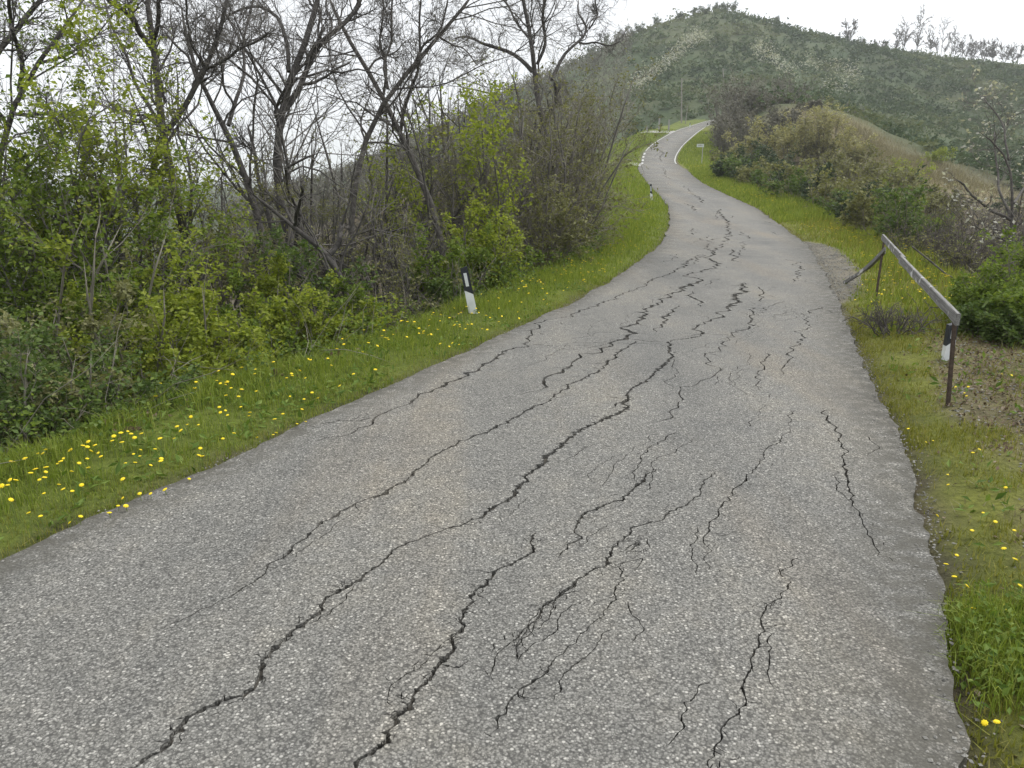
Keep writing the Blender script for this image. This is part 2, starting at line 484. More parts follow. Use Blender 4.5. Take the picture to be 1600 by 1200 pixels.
for px, py, t in [(560, 290, 330), (800, 200, 320), (1000, 115, 345), (1110, 90, 360), (1300, 130, 380), (1500, 150, 400), (1700, 160, 420), (2100, 180, 440)]:
    cpt(px, py, t)
CT = np.array(ctrl)
_dx = np.hypot(CT[:, None, 0] - CT[None, :, 0], CT[:, None, 1] - CT[None, :, 1])
_A = np.zeros((len(CT) + 1, len(CT) + 1))
_A[:-1, :-1] = -np.sqrt(_dx ** 2 + 9.0) - np.eye(len(CT)) * 0.4
_A[:-1, -1] = 1; _A[-1, :-1] = 1
_W = np.linalg.solve(_A, np.r_[CT[:, 2], 0])
def base_terrain(x, y):
    x, y = np.asarray(x, float), np.asarray(y, float)
    shp = x.shape; xf, yf = x.ravel(), y.ravel()
    z = np.empty(len(xf))
    for i in range(0, len(xf), 20000):
        sl = slice(i, i + 20000)
        r = np.sqrt((xf[sl, None] - CT[None, :, 0]) ** 2 + (yf[sl, None] - CT[None, :, 1]) ** 2 + 9.0)
        z[sl] = -r @ _W[:-1] + _W[-1]
    R = np.hypot(xf, yf)
    z = np.clip(z, -40, 64)
    far = sstep(430, 760, R)
    z = z * (1 - far) + far * (-14 + 30 * (fbm(xf / 420, yf / 420, 91, 3) - 0.5))
    z = z + (fbm(xf / 14, yf / 14, 5) - 0.5) * np.clip(R / 60 - 0.5, 0, 1) * 3.0
    z = z + (fbm(xf / 3, yf / 3, 15) - 0.5) * 0.35 * sstep(4, 12, R)
    return z.reshape(shp)

def ground(x, y):
    x, y = np.asarray(x, float), np.asarray(y, float)
    zr = Zr(y)
    dl, dr = off_left(x, y), off_right(x, y)
    d = np.maximum(dl, dr)
    left = dl > dr
    vl = 0.85 + 1.75 * sstep(14, 30, y) + 1.5 * sstep(30, 60, y)          # how wide the flat verge is
    vr = 1.3 + 0.5 * sstep(5, 12, y) + 1.2 * sstep(30, 60, y)
    vw = np.where(left, vl, vr)
    lump = (fbm(x * 1.6, y * 1.6, 33, 3) - 0.5) * 0.10 + (fbm(x * 6, y * 6, 37, 2) - 0.5) * 0.03
    verge = -0.015 + 0.045 * sstep(0.1, 0.5, d) + lump * sstep(0.05, 0.5, d)
    slope = np.maximum(d - vw, 0)
    fall = -slope * np.where(left, 0.62, 0.5) * sstep(0, 1.2, slope)
    near = zr + verge + np.maximum(fall, -6)
    w = sstep(0, 1, (d - vw) / np.where(left, 6.0, 6.5))
    w = np.where(y > 150, np.maximum(w, sstep(150, 175, y)), w)
    base = base_terrain(x, y)
    base = np.where(y > 40, base, np.minimum(base, zr + 0.1))
    z = near * (1 - w) + base * w
    inner = zr - 0.075
    z = np.where((d < 0.10) & (y < 160), inner + (z - inner) * sstep(-0.03, 0.10, d), z)
    return z

def hit(px, py, up=0.0, tmax=400):
    """points where view rays meet the ground (or a height above it)"""
    px, py = np.atleast_1d(px).astype(float), np.atleast_1d(py).astype(float)
    d = ray(px, py)
    t = np.geomspace(1.2, tmax, 700)
    P = d[:, None, :] * t[None, :, None]
    z = CAM_H + P[..., 2] - ground(P[..., 0], P[..., 1]) - up
    i = np.argmax(z < 0, 1); i = np.where((z < 0).any(1), np.maximum(i, 1), len(t) - 1)
    k = np.arange(len(px))
    a = z[k, i - 1] / np.maximum(z[k, i - 1] - z[k, i], 1e-9)
    tt = t[i - 1] + np.clip(a, 0, 1) * (t[i] - t[i - 1])
    Q = d * tt[:, None]
    return np.c_[Q[:, 0], Q[:, 1], ground(Q[:, 0], Q[:, 1])], tt

# ------------------------------------------------------------------ ground sheet
def build_ground():
    def axis(lo, hi, step, out):
        a = list(np.arange(lo, hi + 1e-6, step))
        s, v = step, hi
        while v < out[1]:
            s = s * 1.075 if v < 420 else s * 1.25
            if v < 420: s = min(s, 4.6)
            v += s; a.append(v)
        s, v = step, lo
        b = []
        while v > out[0]:
            s = s * 1.075 if v > -260 else s * 1.25
            if v > -260: s = min(s, 4.6)
            v -= s; b.append(v)
        return np.array(b[::-1] + a)
    xs = axis(-5.5, 8, 0.2, (-7000, 7000)); ys = axis(1.0, 20, 0.2, (-2500, 7000))
    X, Y = np.meshgrid(xs, ys)
    Z = ground(X, Y)
    nx, ny = len(xs), len(ys)
    idx = np.arange(nx * ny).reshape(ny, nx)
    F = np.stack([idx[:-1, :-1], idx[:-1, 1:], idx[1:, 1:], idx[1:, :-1]], -1).reshape(-1, 4)
    x, y, z = X.ravel(), Y.ravel(), Z.ravel()
    # what covers the soil
    dl, dr = off_left(x, y), off_right(x, y); d = np.maximum(dl, dr); R = np.hypot(x, y)
    def c(*v): return np.array(v)[None, :]
    nz = fbm(x / 9, y / 9, 71)
    col = c(0.085, 0.072, 0.050) * np.ones((len(x), 3))                                     # woodland floor
    hill = sstep(75, 110, R)
    hc = c(0.050, 0.075, 0.038) * (1 - sstep(.35, .65, nz))[:, None] + c(0.072, 0.088, 0.048) * sstep(.35, .65, nz)[:, None]
    col = col * (1 - hill)[:, None] + hc * hill[:, None]
    def blend(m, cc):
        nonlocal col
        m = np.clip(m, 0, 1)[:, None]; col = col * (1 - m) + cc * m
    # dry grass spur
    sp = at(np.array([1290, 1350, 1430, 1490]), np.array([186, 213, 245, 275]), np.array([89, 83, 75, 67.]))
    ds = np.full(len(x), 1e9)
    for i in range(3):
        a, b = sp[i, :2], sp[i + 1, :2]; ab = b - a
        tt = np.clip(((x - a[0]) * ab[0] + (y - a[1]) * ab[1]) / (ab @ ab), 0, 1)
        ds = np.minimum(ds, np.hypot(x - a[0] - tt * ab[0], y - a[1] - tt * ab[1]))
    blend(sstep(9, 3.5, ds + 7 * (nz - .5)), c(0.155, 0.138, 0.088))
    grassL = sstep(0.0, 0.1, dl) * sstep(1.5 + 2.2 * sstep(14, 30, y) + 5 * sstep(60, 90, y), 1.0 + 1.6 * sstep(14, 30, y) + 3 * sstep(60, 90, y), dl)
    grassR = sstep(0.0, 0.1, dr) * sstep(2.4 + 4.7 * sstep(60, 80, y), 1.5 + 3.6 * sstep(60, 80, y), dr)
    lim = (y < 150)
    blend(grassL * lim, c(0.11, 0.14, 0.03)); blend(grassR * lim, c(0.135, 0.15, 0.036))
    # leaf litter and grit along the right-hand verge
    blend(litter_mask(x, y) * .75, c(0.165, 0.138, 0.098))
    dirt = sstep(-0.1, 0.0, d) * sstep(0.16, 0.03, d)
    blend(dirt * (R < 40), c(0.085, 0.075, 0.055))
    lay = lay_by_mask(x, y)
    blend(lay, c(0.15, 0.143, 0.126))
    me = mesh_from('ground', np.c_[x, y, z], [F], 'ground_cover', None, True, {'cover': col})
    o = link('ground', me); tag(o, kind='structure')
    return o
def litter_mask(x, y):
    dr = off_right(x, y)
    n = (fbm(np.asarray(x) * 1.3, np.asarray(y) * 1.3, 41) - 0.5) * 0.8
    return sstep(0.4, 0.7, dr + n) * sstep(1.75, 1.15, dr + n) * sstep(2.4, 3.4, y) * sstep(9.0, 7.0, y)
def lay_by_mask(x, y):
    dr = off_right(x, y)
    c = (np.asarray(y) - 15.2)
    w = 0.62 * np.sqrt(np.clip(1 - (c / 5.0) ** 2, 0, 1)) + 0.12 * (fbm(np.asarray(x) * 2, np.asarray(y) * 2, 52) - .5)
    return sstep(w + 0.05, w - 0.1, dr) * (dr > -0.1) * (np.abs(c) < 5.0)
build_ground()

# ------------------------------------------------------------------ road with open cracks
def road_z(x, y):
    x, y = np.asarray(x, float), np.asarray(y, float)
    sag = (fbm(x / 1.7, y / 2.6, 61, 3) - 0.5) * 0.05 * sstep(3, 9, y) * sstep(45, 20, y)
    return Zr(y) + sag
# traced in photo pixels: (x, y, opening in pixels)
CR = [
 [(150,1225,8),(200,1196,8),(248,1170,7),(279,1139,9),(318,1109,9),(344,1100,10),(375,1085,8),(399,1072,8),(406,1034,8),(432,1008,7),(480,964,6),(502,938,6),(532,914,6),(550,907,5),(594,879,4),(611,859,4),(664,840,3),(707,822,3),(747,811,4),(786,785,7),(826,752,6),(849,717,7),(875,695,6),(924,661,6),(965,639,7),(976,620,6),(984,607,4),(1025,586,4),(1044,564,5),(1044,534,4)],
 [(1040,534,2),(1089,524,3),(1096,511,3),(1119,489,3.5),(1134,477,6),(1152,461,9),(1163,450,7),(1171,442,2)],
 [(248,982,1),(309,951,1.5),(362,925,2.2),(406,899,3),(441,872,4),(471,846,4),(519,811,4.5),(572,781,4.5),(627,752,4.5),(660,732,3.5),(700,705,4),(750,680,4),(800,657,4),(856,627,4),(901,597,3.5),(931,579,3.5),(965,556,3.5),(999,534,2.5)],
 [(822,620,1),(856,594,4),(912,556,4.5),(942,541,4.5),(965,528,8),(978,516,8),(995,502,5),(1021,477,5),(1044,462,4),(1068,450,7),(1080,446,8),(1089,442,5),(1081,431,3.5),(1100,423,3.5),(1121,414,5),(1111,402,4),(1107,380,2)],
 [(480,694,1.2),(529,681,2),(561,662,3),(594,646,3),(642,626,3.5),(675,613,5),(707,594,5),(750,571,5),(779,556,5),(821,542,3.5),(841,519,3.5),(870,499,2.2),(889,496,2),(925,478,3.5),(932,472,3),(999,449,2),(1025,434,2.2),(1066,417,3.5),(1076,409,3),(1092,397,1.5)],
 [(500,661,1.5),(530,657,3),(562,656,3),(578,650,2)],
 [(821,542,1.2),(870,542,1.2),(935,540,1.4),(961,532,1.4),(1002,532,1.4),(1040,534,1.4)],
 [(800,520,1),(841,519,1.2)],
 [(535,1225,8),(563,1198,9),(607,1161,8),(613,1117,10),(637,1089,8),(672,1058,7),(699,1021,7),(725,977,6),(720,967,4),(734,942,5),(731,934,4),(764,907,6),(777,890,5),(812,866,4.5),(823,846,4),(834,829,1.5)],
 [(725,975,2),(690,1005,1.6),(655,1045,1.8),(628,1062,1.5),(615,1090,1)],
 [(874,872,1),(900,844,3),(906,829,3),(931,800,4.5),(954,785,4),(979,775,3.5),(992,754,4),(1005,740,2.4),(1021,731,1.6)],
 [(992,752,1.5),(999,714,1.6),(1025,695,1.6),(1042,686,2),(1059,674,1.4)],
 [(1032,661,2),(1040,646,2),(1062,620,1.8),(1092,601,1.8),(1111,586,2.2),(1107,571,2.2),(1111,549,2.2),(1137,530,2),(1149,522,2),(1171,511,3),(1179,496,3),(1176,481,2),(1167,478,1)],
 [(1059,526,1),(1100,521,1.3),(1149,524,1.2)],
 [(1179,496,1.4),(1205,489,1.4),(1215,478,1.4),(1224,470,1)],
 [(1205,489,0.9),(1240,492,1),(1270,490,1.1),(1292,480,1.4)],
 [(756,1061,1),(791,1012,2),(817,988,2.5),(856,951,3.5),(890,922,4),(925,896,4),(954,883,5),(965,858,3),(983,838,3),(1004,821,2.5),(1033,812,2.5),(1046,796,3),(1068,786,2),(1092,775,1.8),(1100,746,1.8),(1108,735,1)],
 [(965,858,2),(1000,846,2.4),(998,858,2),(983,866,1.5)],
 [(900,917,2),(870,925,1.6),(840,960,1.5),(812,1000,1.5),(791,1012,1)],
 [(773,1144,1.5),(799,1100,4),(815,1082,3),(834,1063,2.5),(882,1021,1.5),(925,980,1.4),(950,940,1.6),(962,925,2),(975,908,1.6),(967,887,2),(962,878,1.5)],
 [(1118,1230,2),(1125,1198,2),(1133,1138,3),(1158,1100,3.5),(1172,1066,3.5),(1183,1033,4),(1200,988,3.5),(1200,960,3),(1206,942,3),(1223,933,2),(1229,892,3),(1242,869,2)],
 [(1104,896,1),(1117,846,2),(1124,830,2.5),(1138,804,2.5),(1158,771,2.5),(1170,752,3),(1179,740,2),(1196,715,1.2),(1212,691,2),(1222,684,1)],
 [(1212,691,1.2),(1235,668,1),(1232,650,1.8),(1240,640,1)],
 [(1380,870,1),(1371,850,1.5),(1350,808,2.5),(1329,771,3),(1314,742,4),(1320,722,3.5),(1325,704,3),(1314,688,3),(1302,669,3.5),(1290,655,3.5),(1284,639,3.5),(1296,636,1)],
 [(1224,586,1.2),(1235,567,3),(1240,550,3.2),(1250,534,3.2),(1254,515,2.5),(1256,496,2),(1268,487,1.5),(1280,479,2),(1295,481,1)],
 [(1205,552,2.5),(1194,575,2.5),(1173,586,2),(1179,605,1.5),(1201,624,1.2)],
 [(1246,442,2),(1244,414,2.5),(1240,408,1.5),(1231,404,1),(1222,405,0.8)],
 [(1060,476,1.5),(1047,490,4),(1038,500,5),(1032,510,3),(1021,520,1.2)],
 [(1088,455,2),(1093,465,4.5),(1090,472,3),(1085,478,1.5)],
 [(1148,390,2.5),(1151,400,4),(1150,409,2.5)],
 [(1132,380,2),(1126,388,3.5),(1118,396,2.5)],
 [(1186,447,1.5),(1192,460,2.2),(1194,468,2),(1187,473,1)],
 [(1122,326,1.5),(1126,334,3),(1134,343,3),(1137,356,2.2),(1139,365,3),(1136,372,4),(1133,379,2.5)],
 [(1072,317,1),(1079,322,2),(1086,328,2.4),(1089,331,1.5)],
 [(1067,290,0.8),(1075,296,1.4),(1084,303,1.2),(1094,311,2.4),(1102,318,1.5)],
 [(1035,262,.8),(1039,268,1.2),(1038,274,1.2),(1046,280,0.7)],
 [(1034,235,.8),(1036,240,1.4),(1031,246,1.4),(1033,252,.8)],
 [(1022,246,.5),(1028,240,.8),(1033,236,.5)],
 [(1076,356,1.2),(1081,359,1.6),(1088,361,1.6),(1084,366,1.6),(1079,369,1)],
 [(1155,361,1.4),(1160,364,1.6),(1169,367,1.8),(1164,373,1.5)],
 [(1104,380,1.4),(1112,376,2.2),(1123,372,1.4)],
 [(1082,380,1),(1092,374,1.5),(1104,368,1)],
 [(1060,396,1),(1048,404,1.3),(1036,410,.8)],
 [(1120,330,1.2),(1116,338,1),(1122,343,1.2)],
 [(1146,337,1.4),(1139,340,1.4)],
 [(1195,345,1.4),(1208,350,.8)],
 [(1203,361,.8),(1222,367,1.2)],
 [(1092,397,1.5),(1086,405,2),(1090,414,1.5)],
 [(1165,375,1.2),(1160,390,1.6),(1152,400,1.2)],
 [(1116,450,1),(1104,445,1.2),(1125,436,1)],
 [(905,905,1),(880,930,1.4),(850,970,1.6),(826,985,1.2)],
 [(560,910,1),(530,935,1.6),(500,962,1.6),(470,985,1.2)],
 [(826,775,1),(795,800,1.4),(770,815,1.2)],
 [(1035,604,1),(1050,580,1.2),(1062,560,1)],
 [(940,690,1),(905,705,1.2),(880,722,1)],
 [(1330,790,1),(1310,760,1.3),(1300,735,1)],
]
def crack_faces():
    rng = np.random.default_rng(3)
    verts, faces = [], []
    lines = []
    for c in CR:
        Q = np.array([on_road(x, y) for x, y, w in c])
        W = np.array([w for *_, w in c]) / FPX * Q[:, 2] * 1.0
        lines.append((Q[:, :2], W))
    # hairlines that run beside the big cracks
    for k in range(38):
        P, W = lines[rng.integers(0, 26)]
        if len(P) < 4: continue
        i = rng.integers(0, len(P) - 3); n = rng.integers(3, min(6, len(P) - i) + 1)
        o = rng.normal(0, 0.12, 2) + np.array([0.1, -0.06]) * rng.choice([-1, 1])
        lines.append((P[i:i + n] * 1.0 + o + rng.normal(0, 0.015, (n, 2)), np.full(n, 0.0034)))
    for i_ in (20, 21, 22, 23, 24, 25):
        lines[i_] = (lines[i_][0], lines[i_][1] * 0.75)
    for P, W in list(lines[:28]):
        for q in range(int(14 + 3 * len(P))):
            i = rng.integers(0, len(P) - 1); f = rng.uniform(); p = P[i] * (1 - f) + P[i + 1] * f
            if np.hypot(*p) > 9: continue
            p = p + rng.normal(0, .02, 2); an = rng.uniform(0, 6.28); ll = rng.uniform(.006, .022)
            dd = np.array([np.cos(an), np.sin(an)]) * ll
            lines.append((np.array([p - dd, p + rng.normal(0, .004, 2), p + dd]), np.array([.002, rng.uniform(.004, .009), .002])))
    # spurs and crumbled corners along the open cracks
    for P, W in list(lines[:28]):
        for i in range(len(P) - 1):
            L_ = float(np.hypot(*(P[i + 1] - P[i]))); c = (P[i] + P[i + 1]) / 2
            if W[i] < 0.004: continue
            for q in range(int(rng.poisson(min(L_ * 2.6, 4)))):
                f = rng.uniform(); p = P[i] * (1 - f) + P[i + 1] * f
                d = (P[i + 1] - P[i]) / max(L_, 1e-6); sgn = rng.choice([-1, 1]); an = np.radians(rng.uniform(25, 80)) * sgn
                dd = np.array([d[0] * np.cos(an) - d[1] * np.sin(an), d[0] * np.sin(an) + d[1] * np.cos(an)]) * rng.choice([-1, 1])
                ll = rng.uniform(.03, .16) * np.clip(np.hypot(*c) / 5, .8, 2)
                lines.append((np.array([p - dd * .01, p + dd * ll * .5 + rng.normal(0, .01, 2), p + dd * ll]), np.array([W[i] * .5, W[i] * .3, .002])))
    for P, W in lines:
        seg = np.r_[0, np.cumsum(np.hypot(*np.diff(P, axis=0).T))]
        if seg[-1] < 0.02: continue
        dist = np.hypot(P[:, 0], P[:, 1]).mean()
        step = np.clip(dist * 0.0042, 0.009, 0.16)
        n = max(int(seg[-1] / step), 3)
        s = np.linspace(0, seg[-1], n + 1)
        C = np.c_[np.interp(s, seg, P[:, 0]), np.interp(s, seg, P[:, 1])]
        w = np.interp(s, seg, W)
        jag = np.zeros(n + 1)
        for per, amp in ((0.5, .022), (0.17, .014), (0.07, .011), (0.03, .0075), (0.018, .004)):
            per = max(per, step * 2.2)
            kn = int(seg[-1] / per) + 3
            jag += np.interp(s, np.arange(kn) * per, rng.normal(0, amp, kn))
        jag *= np.clip(dist / 5, 0.75, 2.6)
        T = np.gradient(C, axis=0); T /= np.maximum(np.hypot(T[:, 0], T[:, 1]), 1e-9)[:, None]
        Tn = np.c_[sm(T[:, 0], 7), sm(T[:, 1], 7)]; Tn /= np.maximum(np.hypot(Tn[:, 0], Tn[:, 1]), 1e-9)[:, None]
        N = np.c_[-Tn[:, 1], Tn[:, 0]]
        C = C + N * jag[:, None]
        wl_ = w * np.clip(rng.lognormal(-0.15, 0.62, n + 1), 0.25, 3.0); wr_ = w * np.clip(rng.lognormal(-0.15, 0.62, n + 1), 0.25, 3.0)
        tap = np.minimum(np.minimum(np.arange(n + 1), n - np.arange(n + 1)) / 3.0, 1) * 0.9 + 0.1
        A = C + N * (wl_ * tap / 2 + 0.0008)[:, None]; B = C - N * (wr_ * tap / 2 + 0.0008)[:, None]
        b = len(verts)
        for i in range(n + 1): verts += [tuple(A[i]), tuple(B[i])]
        for i in range(n):
            for tri in ((b + 2 * i, b + 2 * i + 1, b + 2 * i + 3), (b + 2 * i, b + 2 * i + 3, b + 2 * i + 2)):
                p, q, r = (verts[k] for k in tri)
                ar = (q[0] - p[0]) * (r[1] - p[1]) - (q[1] - p[1]) * (r[0] - p[0])
                if abs(ar) < 1e-7: continue
                faces.append(list(tri) if ar > 0 else [tri[0], tri[2], tri[1]])
    return verts, faces

def build_road():
    ys = np.r_[np.arange(-4, 12, 0.03), np.arange(12, 30, 0.12), np.arange(30, 80, 0.4), np.arange(80, 158, 1.0)]
    amp = np.clip(0.035 + 0.002 * ys, 0.03, 0.12)
    jl = (fbm(ys * 1.4, ys * 0, 81, 5) - .5) * 2 * amp * 1.2 + (fbm(ys * 11, ys * 0, 82, 4) - .5) * 0.04 * sstep(25, 8, ys)
    jr = (fbm(ys * 2.6, ys * 0, 83, 5) - .5) * 2 * amp * 0.9 + (fbm(ys * 11, ys * 0, 84, 4) - .5) * 0.05 * sstep(25, 8, ys)
    bite = sstep(0.6, 0.9, fbm(ys * 2.9, ys * 0, 87, 4)) * 0.05
    L = np.c_[XL(ys) + jl, ys]; Rr = np.c_[XR(ys) + jr - bite, ys]
    poly = np.vstack([Rr, L[::-1]])
    cv, cf = crack_faces()
    verts = [Vector(p) for p in poly]
    nb = len(verts)
    edges = [(i, (i + 1) % nb) for i in range(nb)]
    verts += [Vector(v) for v in cv]
    for f in cf: edges += [(nb + f[0], nb + f[1]), (nb + f[1], nb + f[2]), (nb + f[2], nb + f[0])]
    for y in np.r_[np.arange(0.8, 14, 0.3), np.arange(14, 40, 0.8), np.arange(40, 156, 3)]:
        for f in np.linspace(0.08, 0.92, 9):
            verts.append(Vector((XL(y) * (1 - f) + XR(y) * f, y + 0.01)))
    co, ed, fa, ov, oe, of = delaunay_2d_cdt(verts, edges, [], 0, 1e-5)
    V2 = np.array([(v.x, v.y) for v in co])
    z = road_z(V2[:, 0], V2[:, 1])
    tri = np.array([f for f in fa if len(f) == 3])
    A_, B_, C_ = V2[tri[:, 0]], V2[tri[:, 1]], V2[tri[:, 2]]
    ar = (B_[:, 0] - A_[:, 0]) * (C_[:, 1] - A_[:, 1]) - (B_[:, 1] - A_[:, 1]) * (C_[:, 0] - A_[:, 0])
    tri[ar < 0] = tri[ar < 0][:, ::-1]
    cen = (A_ + B_ + C_) / 3
    inside = (cen[:, 0] > np.interp(cen[:, 1], L[:, 1], L[:, 0])) & (cen[:, 0] < np.interp(cen[:, 1], Rr[:, 1], Rr[:, 0])) & (np.abs(ar) > 1e-11)
    order = np.argsort(cen[:, 1]); cs = cen[order]
    iscr = np.zeros(len(tri), bool)
    cva = np.array(cv)
    for f in cf:
        p, q, r = cva[f[0]], cva[f[1]], cva[f[2]]
        i0, i1 = np.searchsorted(cs[:, 1], [min(p[1], q[1], r[1]), max(p[1], q[1], r[1])])
        if i1 <= i0: continue
        c = cs[i0:i1]
        e0 = (q[0] - p[0]) * (c[:, 1] - p[1]) - (q[1] - p[1]) * (c[:, 0] - p[0])
        e1 = (r[0] - q[0]) * (c[:, 1] - q[1]) - (r[1] - q[1]) * (c[:, 0] - q[0])
        e2 = (p[0] - r[0]) * (c[:, 1] - r[1]) - (p[1] - r[1]) * (c[:, 0] - r[0])
        iscr[order[i0:i1][(e0 >= 0) & (e1 >= 0) & (e2 >= 0)]] = True
    top, bed = tri[inside & ~iscr], tri[inside & iscr]
    d = np.maximum(off_left(V2[:, 0], V2[:, 1]), off_right(V2[:, 0], V2[:, 1]))
    drw = off_right(V2[:, 0], V2[:, 1])
    edge = np.maximum(sstep(-0.16, 0.0, d), 1.0 * sstep(-0.5, 0.0, drw))
    # rims: walls where the top sheet ends
    e = np.vstack([top[:, [0, 1]], top[:, [1, 2]], top[:, [2, 0]]])
    key = {}
    for a, b in e: key[(int(a), int(b))] = 1
    rim = np.array([(a, b) for (a, b) in key if (b, a) not in key])
    V = np.c_[V2, z]
    depth = 0.06
    nV = len(V)
    V = np.vstack([V, np.c_[V2, z - depth]])
    walls = np.c_[rim[:, 1], rim[:, 0], rim[:, 0] + nV, rim[:, 1] + nV]
    used = np.unique(np.r_[top.ravel(), walls.ravel()])
    mp = np.full(len(V), -1); mp[used] = np.arange(len(used))
    me = mesh_from('road', V[used], [mp[top], mp[walls]], 'worn_asphalt', None, False, {'edge': np.r_[edge, edge][used]})
    o = link('road', me); tag(o, kind='structure')
    used = np.unique(bed); mp = np.full(len(V2), -1); mp[used] = np.arange(len(used))
    sink = 0.028 + 0.012 * np.sin(V2[used, 0] * 13) * np.sin(V2[used, 1] * 11)
    me = mesh_from('crack_bed', np.c_[V2[used], z[used] - sink], [mp[bed]], 'crack_dirt')
    link('crack_bed', me, o)
    # painted edge lines on the farther stretch
    def strip(side, y0, y1, w, inset, name):
        n = max(int((y1 - y0) / 0.8), 2); yy = np.linspace(y0, y1, n + 1)
        if side == 'L': xa, xb = left_pos(yy, -inset), left_pos(yy, -inset - w)
        else: xa, xb = right_pos(yy, -inset - w), right_pos(yy, -inset)
        zz = Zr(yy) + 0.012
        V = np.empty((2 * (n + 1), 3)); V[0::2] = np.c_[xa, yy, zz]; V[1::2] = np.c_[xb, yy, zz]
        i = np.arange(n) * 2
        link(name, mesh_from(name, V, [np.c_[i, i + 1, i + 3, i + 2]], 'road_paint'), o)
    yj = on_road(1030, 256)[1]
    strip('R', yj, 156, 0.1, 0.06, 'edge_line')
    y1 = on_road(1012, 236)[1]
    strip('L', y1, 156, 0.1, 0.06, 'edge_line')
    for k in range(4):
        a = yj - 1 + (y1 - yj) * (k + 0.1) / 4
        strip('L', a, a + (y1 - yj) / 8, 0.2, 0.06, 'edge_dash')
    return o
road = build_road()

# ------------------------------------------------------------------ growing things
def unit(a): return a / np.maximum(np.linalg.norm(a, axis=-1, keepdims=True), 1e-9)

def tubes(P, R, k):
    """P (N,n,3), R (N,n) -> verts, quads"""
    N, n, _ = P.shape
    T = unit(np.gradient(P, axis=1))
    mean = unit(P[:, -1] - P[:, 0])
    ref = np.where(np.abs(mean[:, 2:3]) > 0.75, np.array([[1., 0, 0]]), np.array([[0, 0, 1.]]))[:, None, :]
    U = unit(np.cross(T, ref)); W = np.cross(T, U)
    a = np.arange(k) * 2 * np.pi / k
    V = P[:, :, None, :] + R[:, :, None, None] * (U[:, :, None, :] * np.cos(a)[None, None, :, None] + W[:, :, None, :] * np.sin(a)[None, None, :, None])
    V = V[:, :-1].reshape(N, (n - 1) * k, 3)
    V = np.concatenate([V, P[:, -1:, :]], 1)                       # every branch ends in a point
    m = (n - 1) * k + 1
    j = np.arange(k)[None, None, :]; j2 = (j + 1) % k
    i = np.arange(N)[:, None, None] * m + np.arange(n - 2)[None, :, None] * k
    Q = np.stack([i + j, i + j2, i + k + j2, i + k + j], -1).reshape(-1, 4)
    i = np.arange(N)[:, None] * m + (n - 2) * k
    T3 = np.stack([i + j[0], i + j2[0], np.broadcast_to(np.arange(N)[:, None] * m + m - 1, (N, k))], -1).reshape(-1, 3)
    return V.reshape(-1, 3), Q, T3

def spawn(P, R, per, t0, t1, ang, lenf, n, wander, up, rfac, rng, rmin, lmax=9):
    """child branches from parent polylines, vectorised"""
    N, m, _ = P.shape
    idx = np.repeat(np.arange(N), per) if np.isscalar(per) else np.repeat(np.arange(N), per)
    M = len(idx)
    t = rng.uniform(t0, t1, M); f = t * (m - 1); i = np.minimum(f.astype(int), m - 2); fr = (f - i)[:, None]
    p = P[idx, i] * (1 - fr) + P[idx, i + 1] * fr
    T = unit(P[idx, i + 1] - P[idx, i])
    r = R[idx, i] * (1 - fr[:, 0]) + R[idx, i + 1] * fr[:, 0]
    L = np.linalg.norm(np.diff(P, axis=1), axis=-1).sum(1)[idx]
    ln = np.minimum(L * rng.uniform(lenf[0], lenf[1], M) * (1.1 - 0.55 * t), lmax)
    q = rng.normal(size=(M, 3)); q = unit(q - (q * T).sum(1, keepdims=True) * T)
    a = np.radians(rng.normal(ang, 12, M))[:, None]
    d = unit(np.cos(a) * T + np.sin(a) * q)
    out = np.empty((M, n, 3)); out[:, 0] = p
    for s in range(1, n):
        d = unit(d + rng.normal(0, wander, (M, 3)) + np.array([0, 0, up]))
        out[:, s] = out[:, s - 1] + d * (ln / (n - 1))[:, None]
    r0 = np.maximum(np.minimum(r * rfac, ln * 0.022 + 0.002), rmin)
    RR = r0[:, None] * np.linspace(1, 0.35, n)[None, :]
    return out, np.maximum(RR, rmin * 0.6)

def leaves_on(P, count, size, rng, aspect=0.55, t0=0.3, droop=0.0, spread=0.02, upb=0.5, single=False):
    """folded leaves set along the branches P"""
    N, m, _ = P.shape
    idx = rng.integers(0, N, count); f = rng.uniform(t0, 1, count) * (m - 1); i = np.minimum(f.astype(int), m - 2); fr = (f - i)[:, None]
    p = P[idx, i] * (1 - fr) + P[idx, i + 1] * fr + rng.normal(0, spread, (count, 3))
    return leaf_cards(p, size * rng.uniform(0.6, 1.35, count), rng, aspect, droop, upb, single)

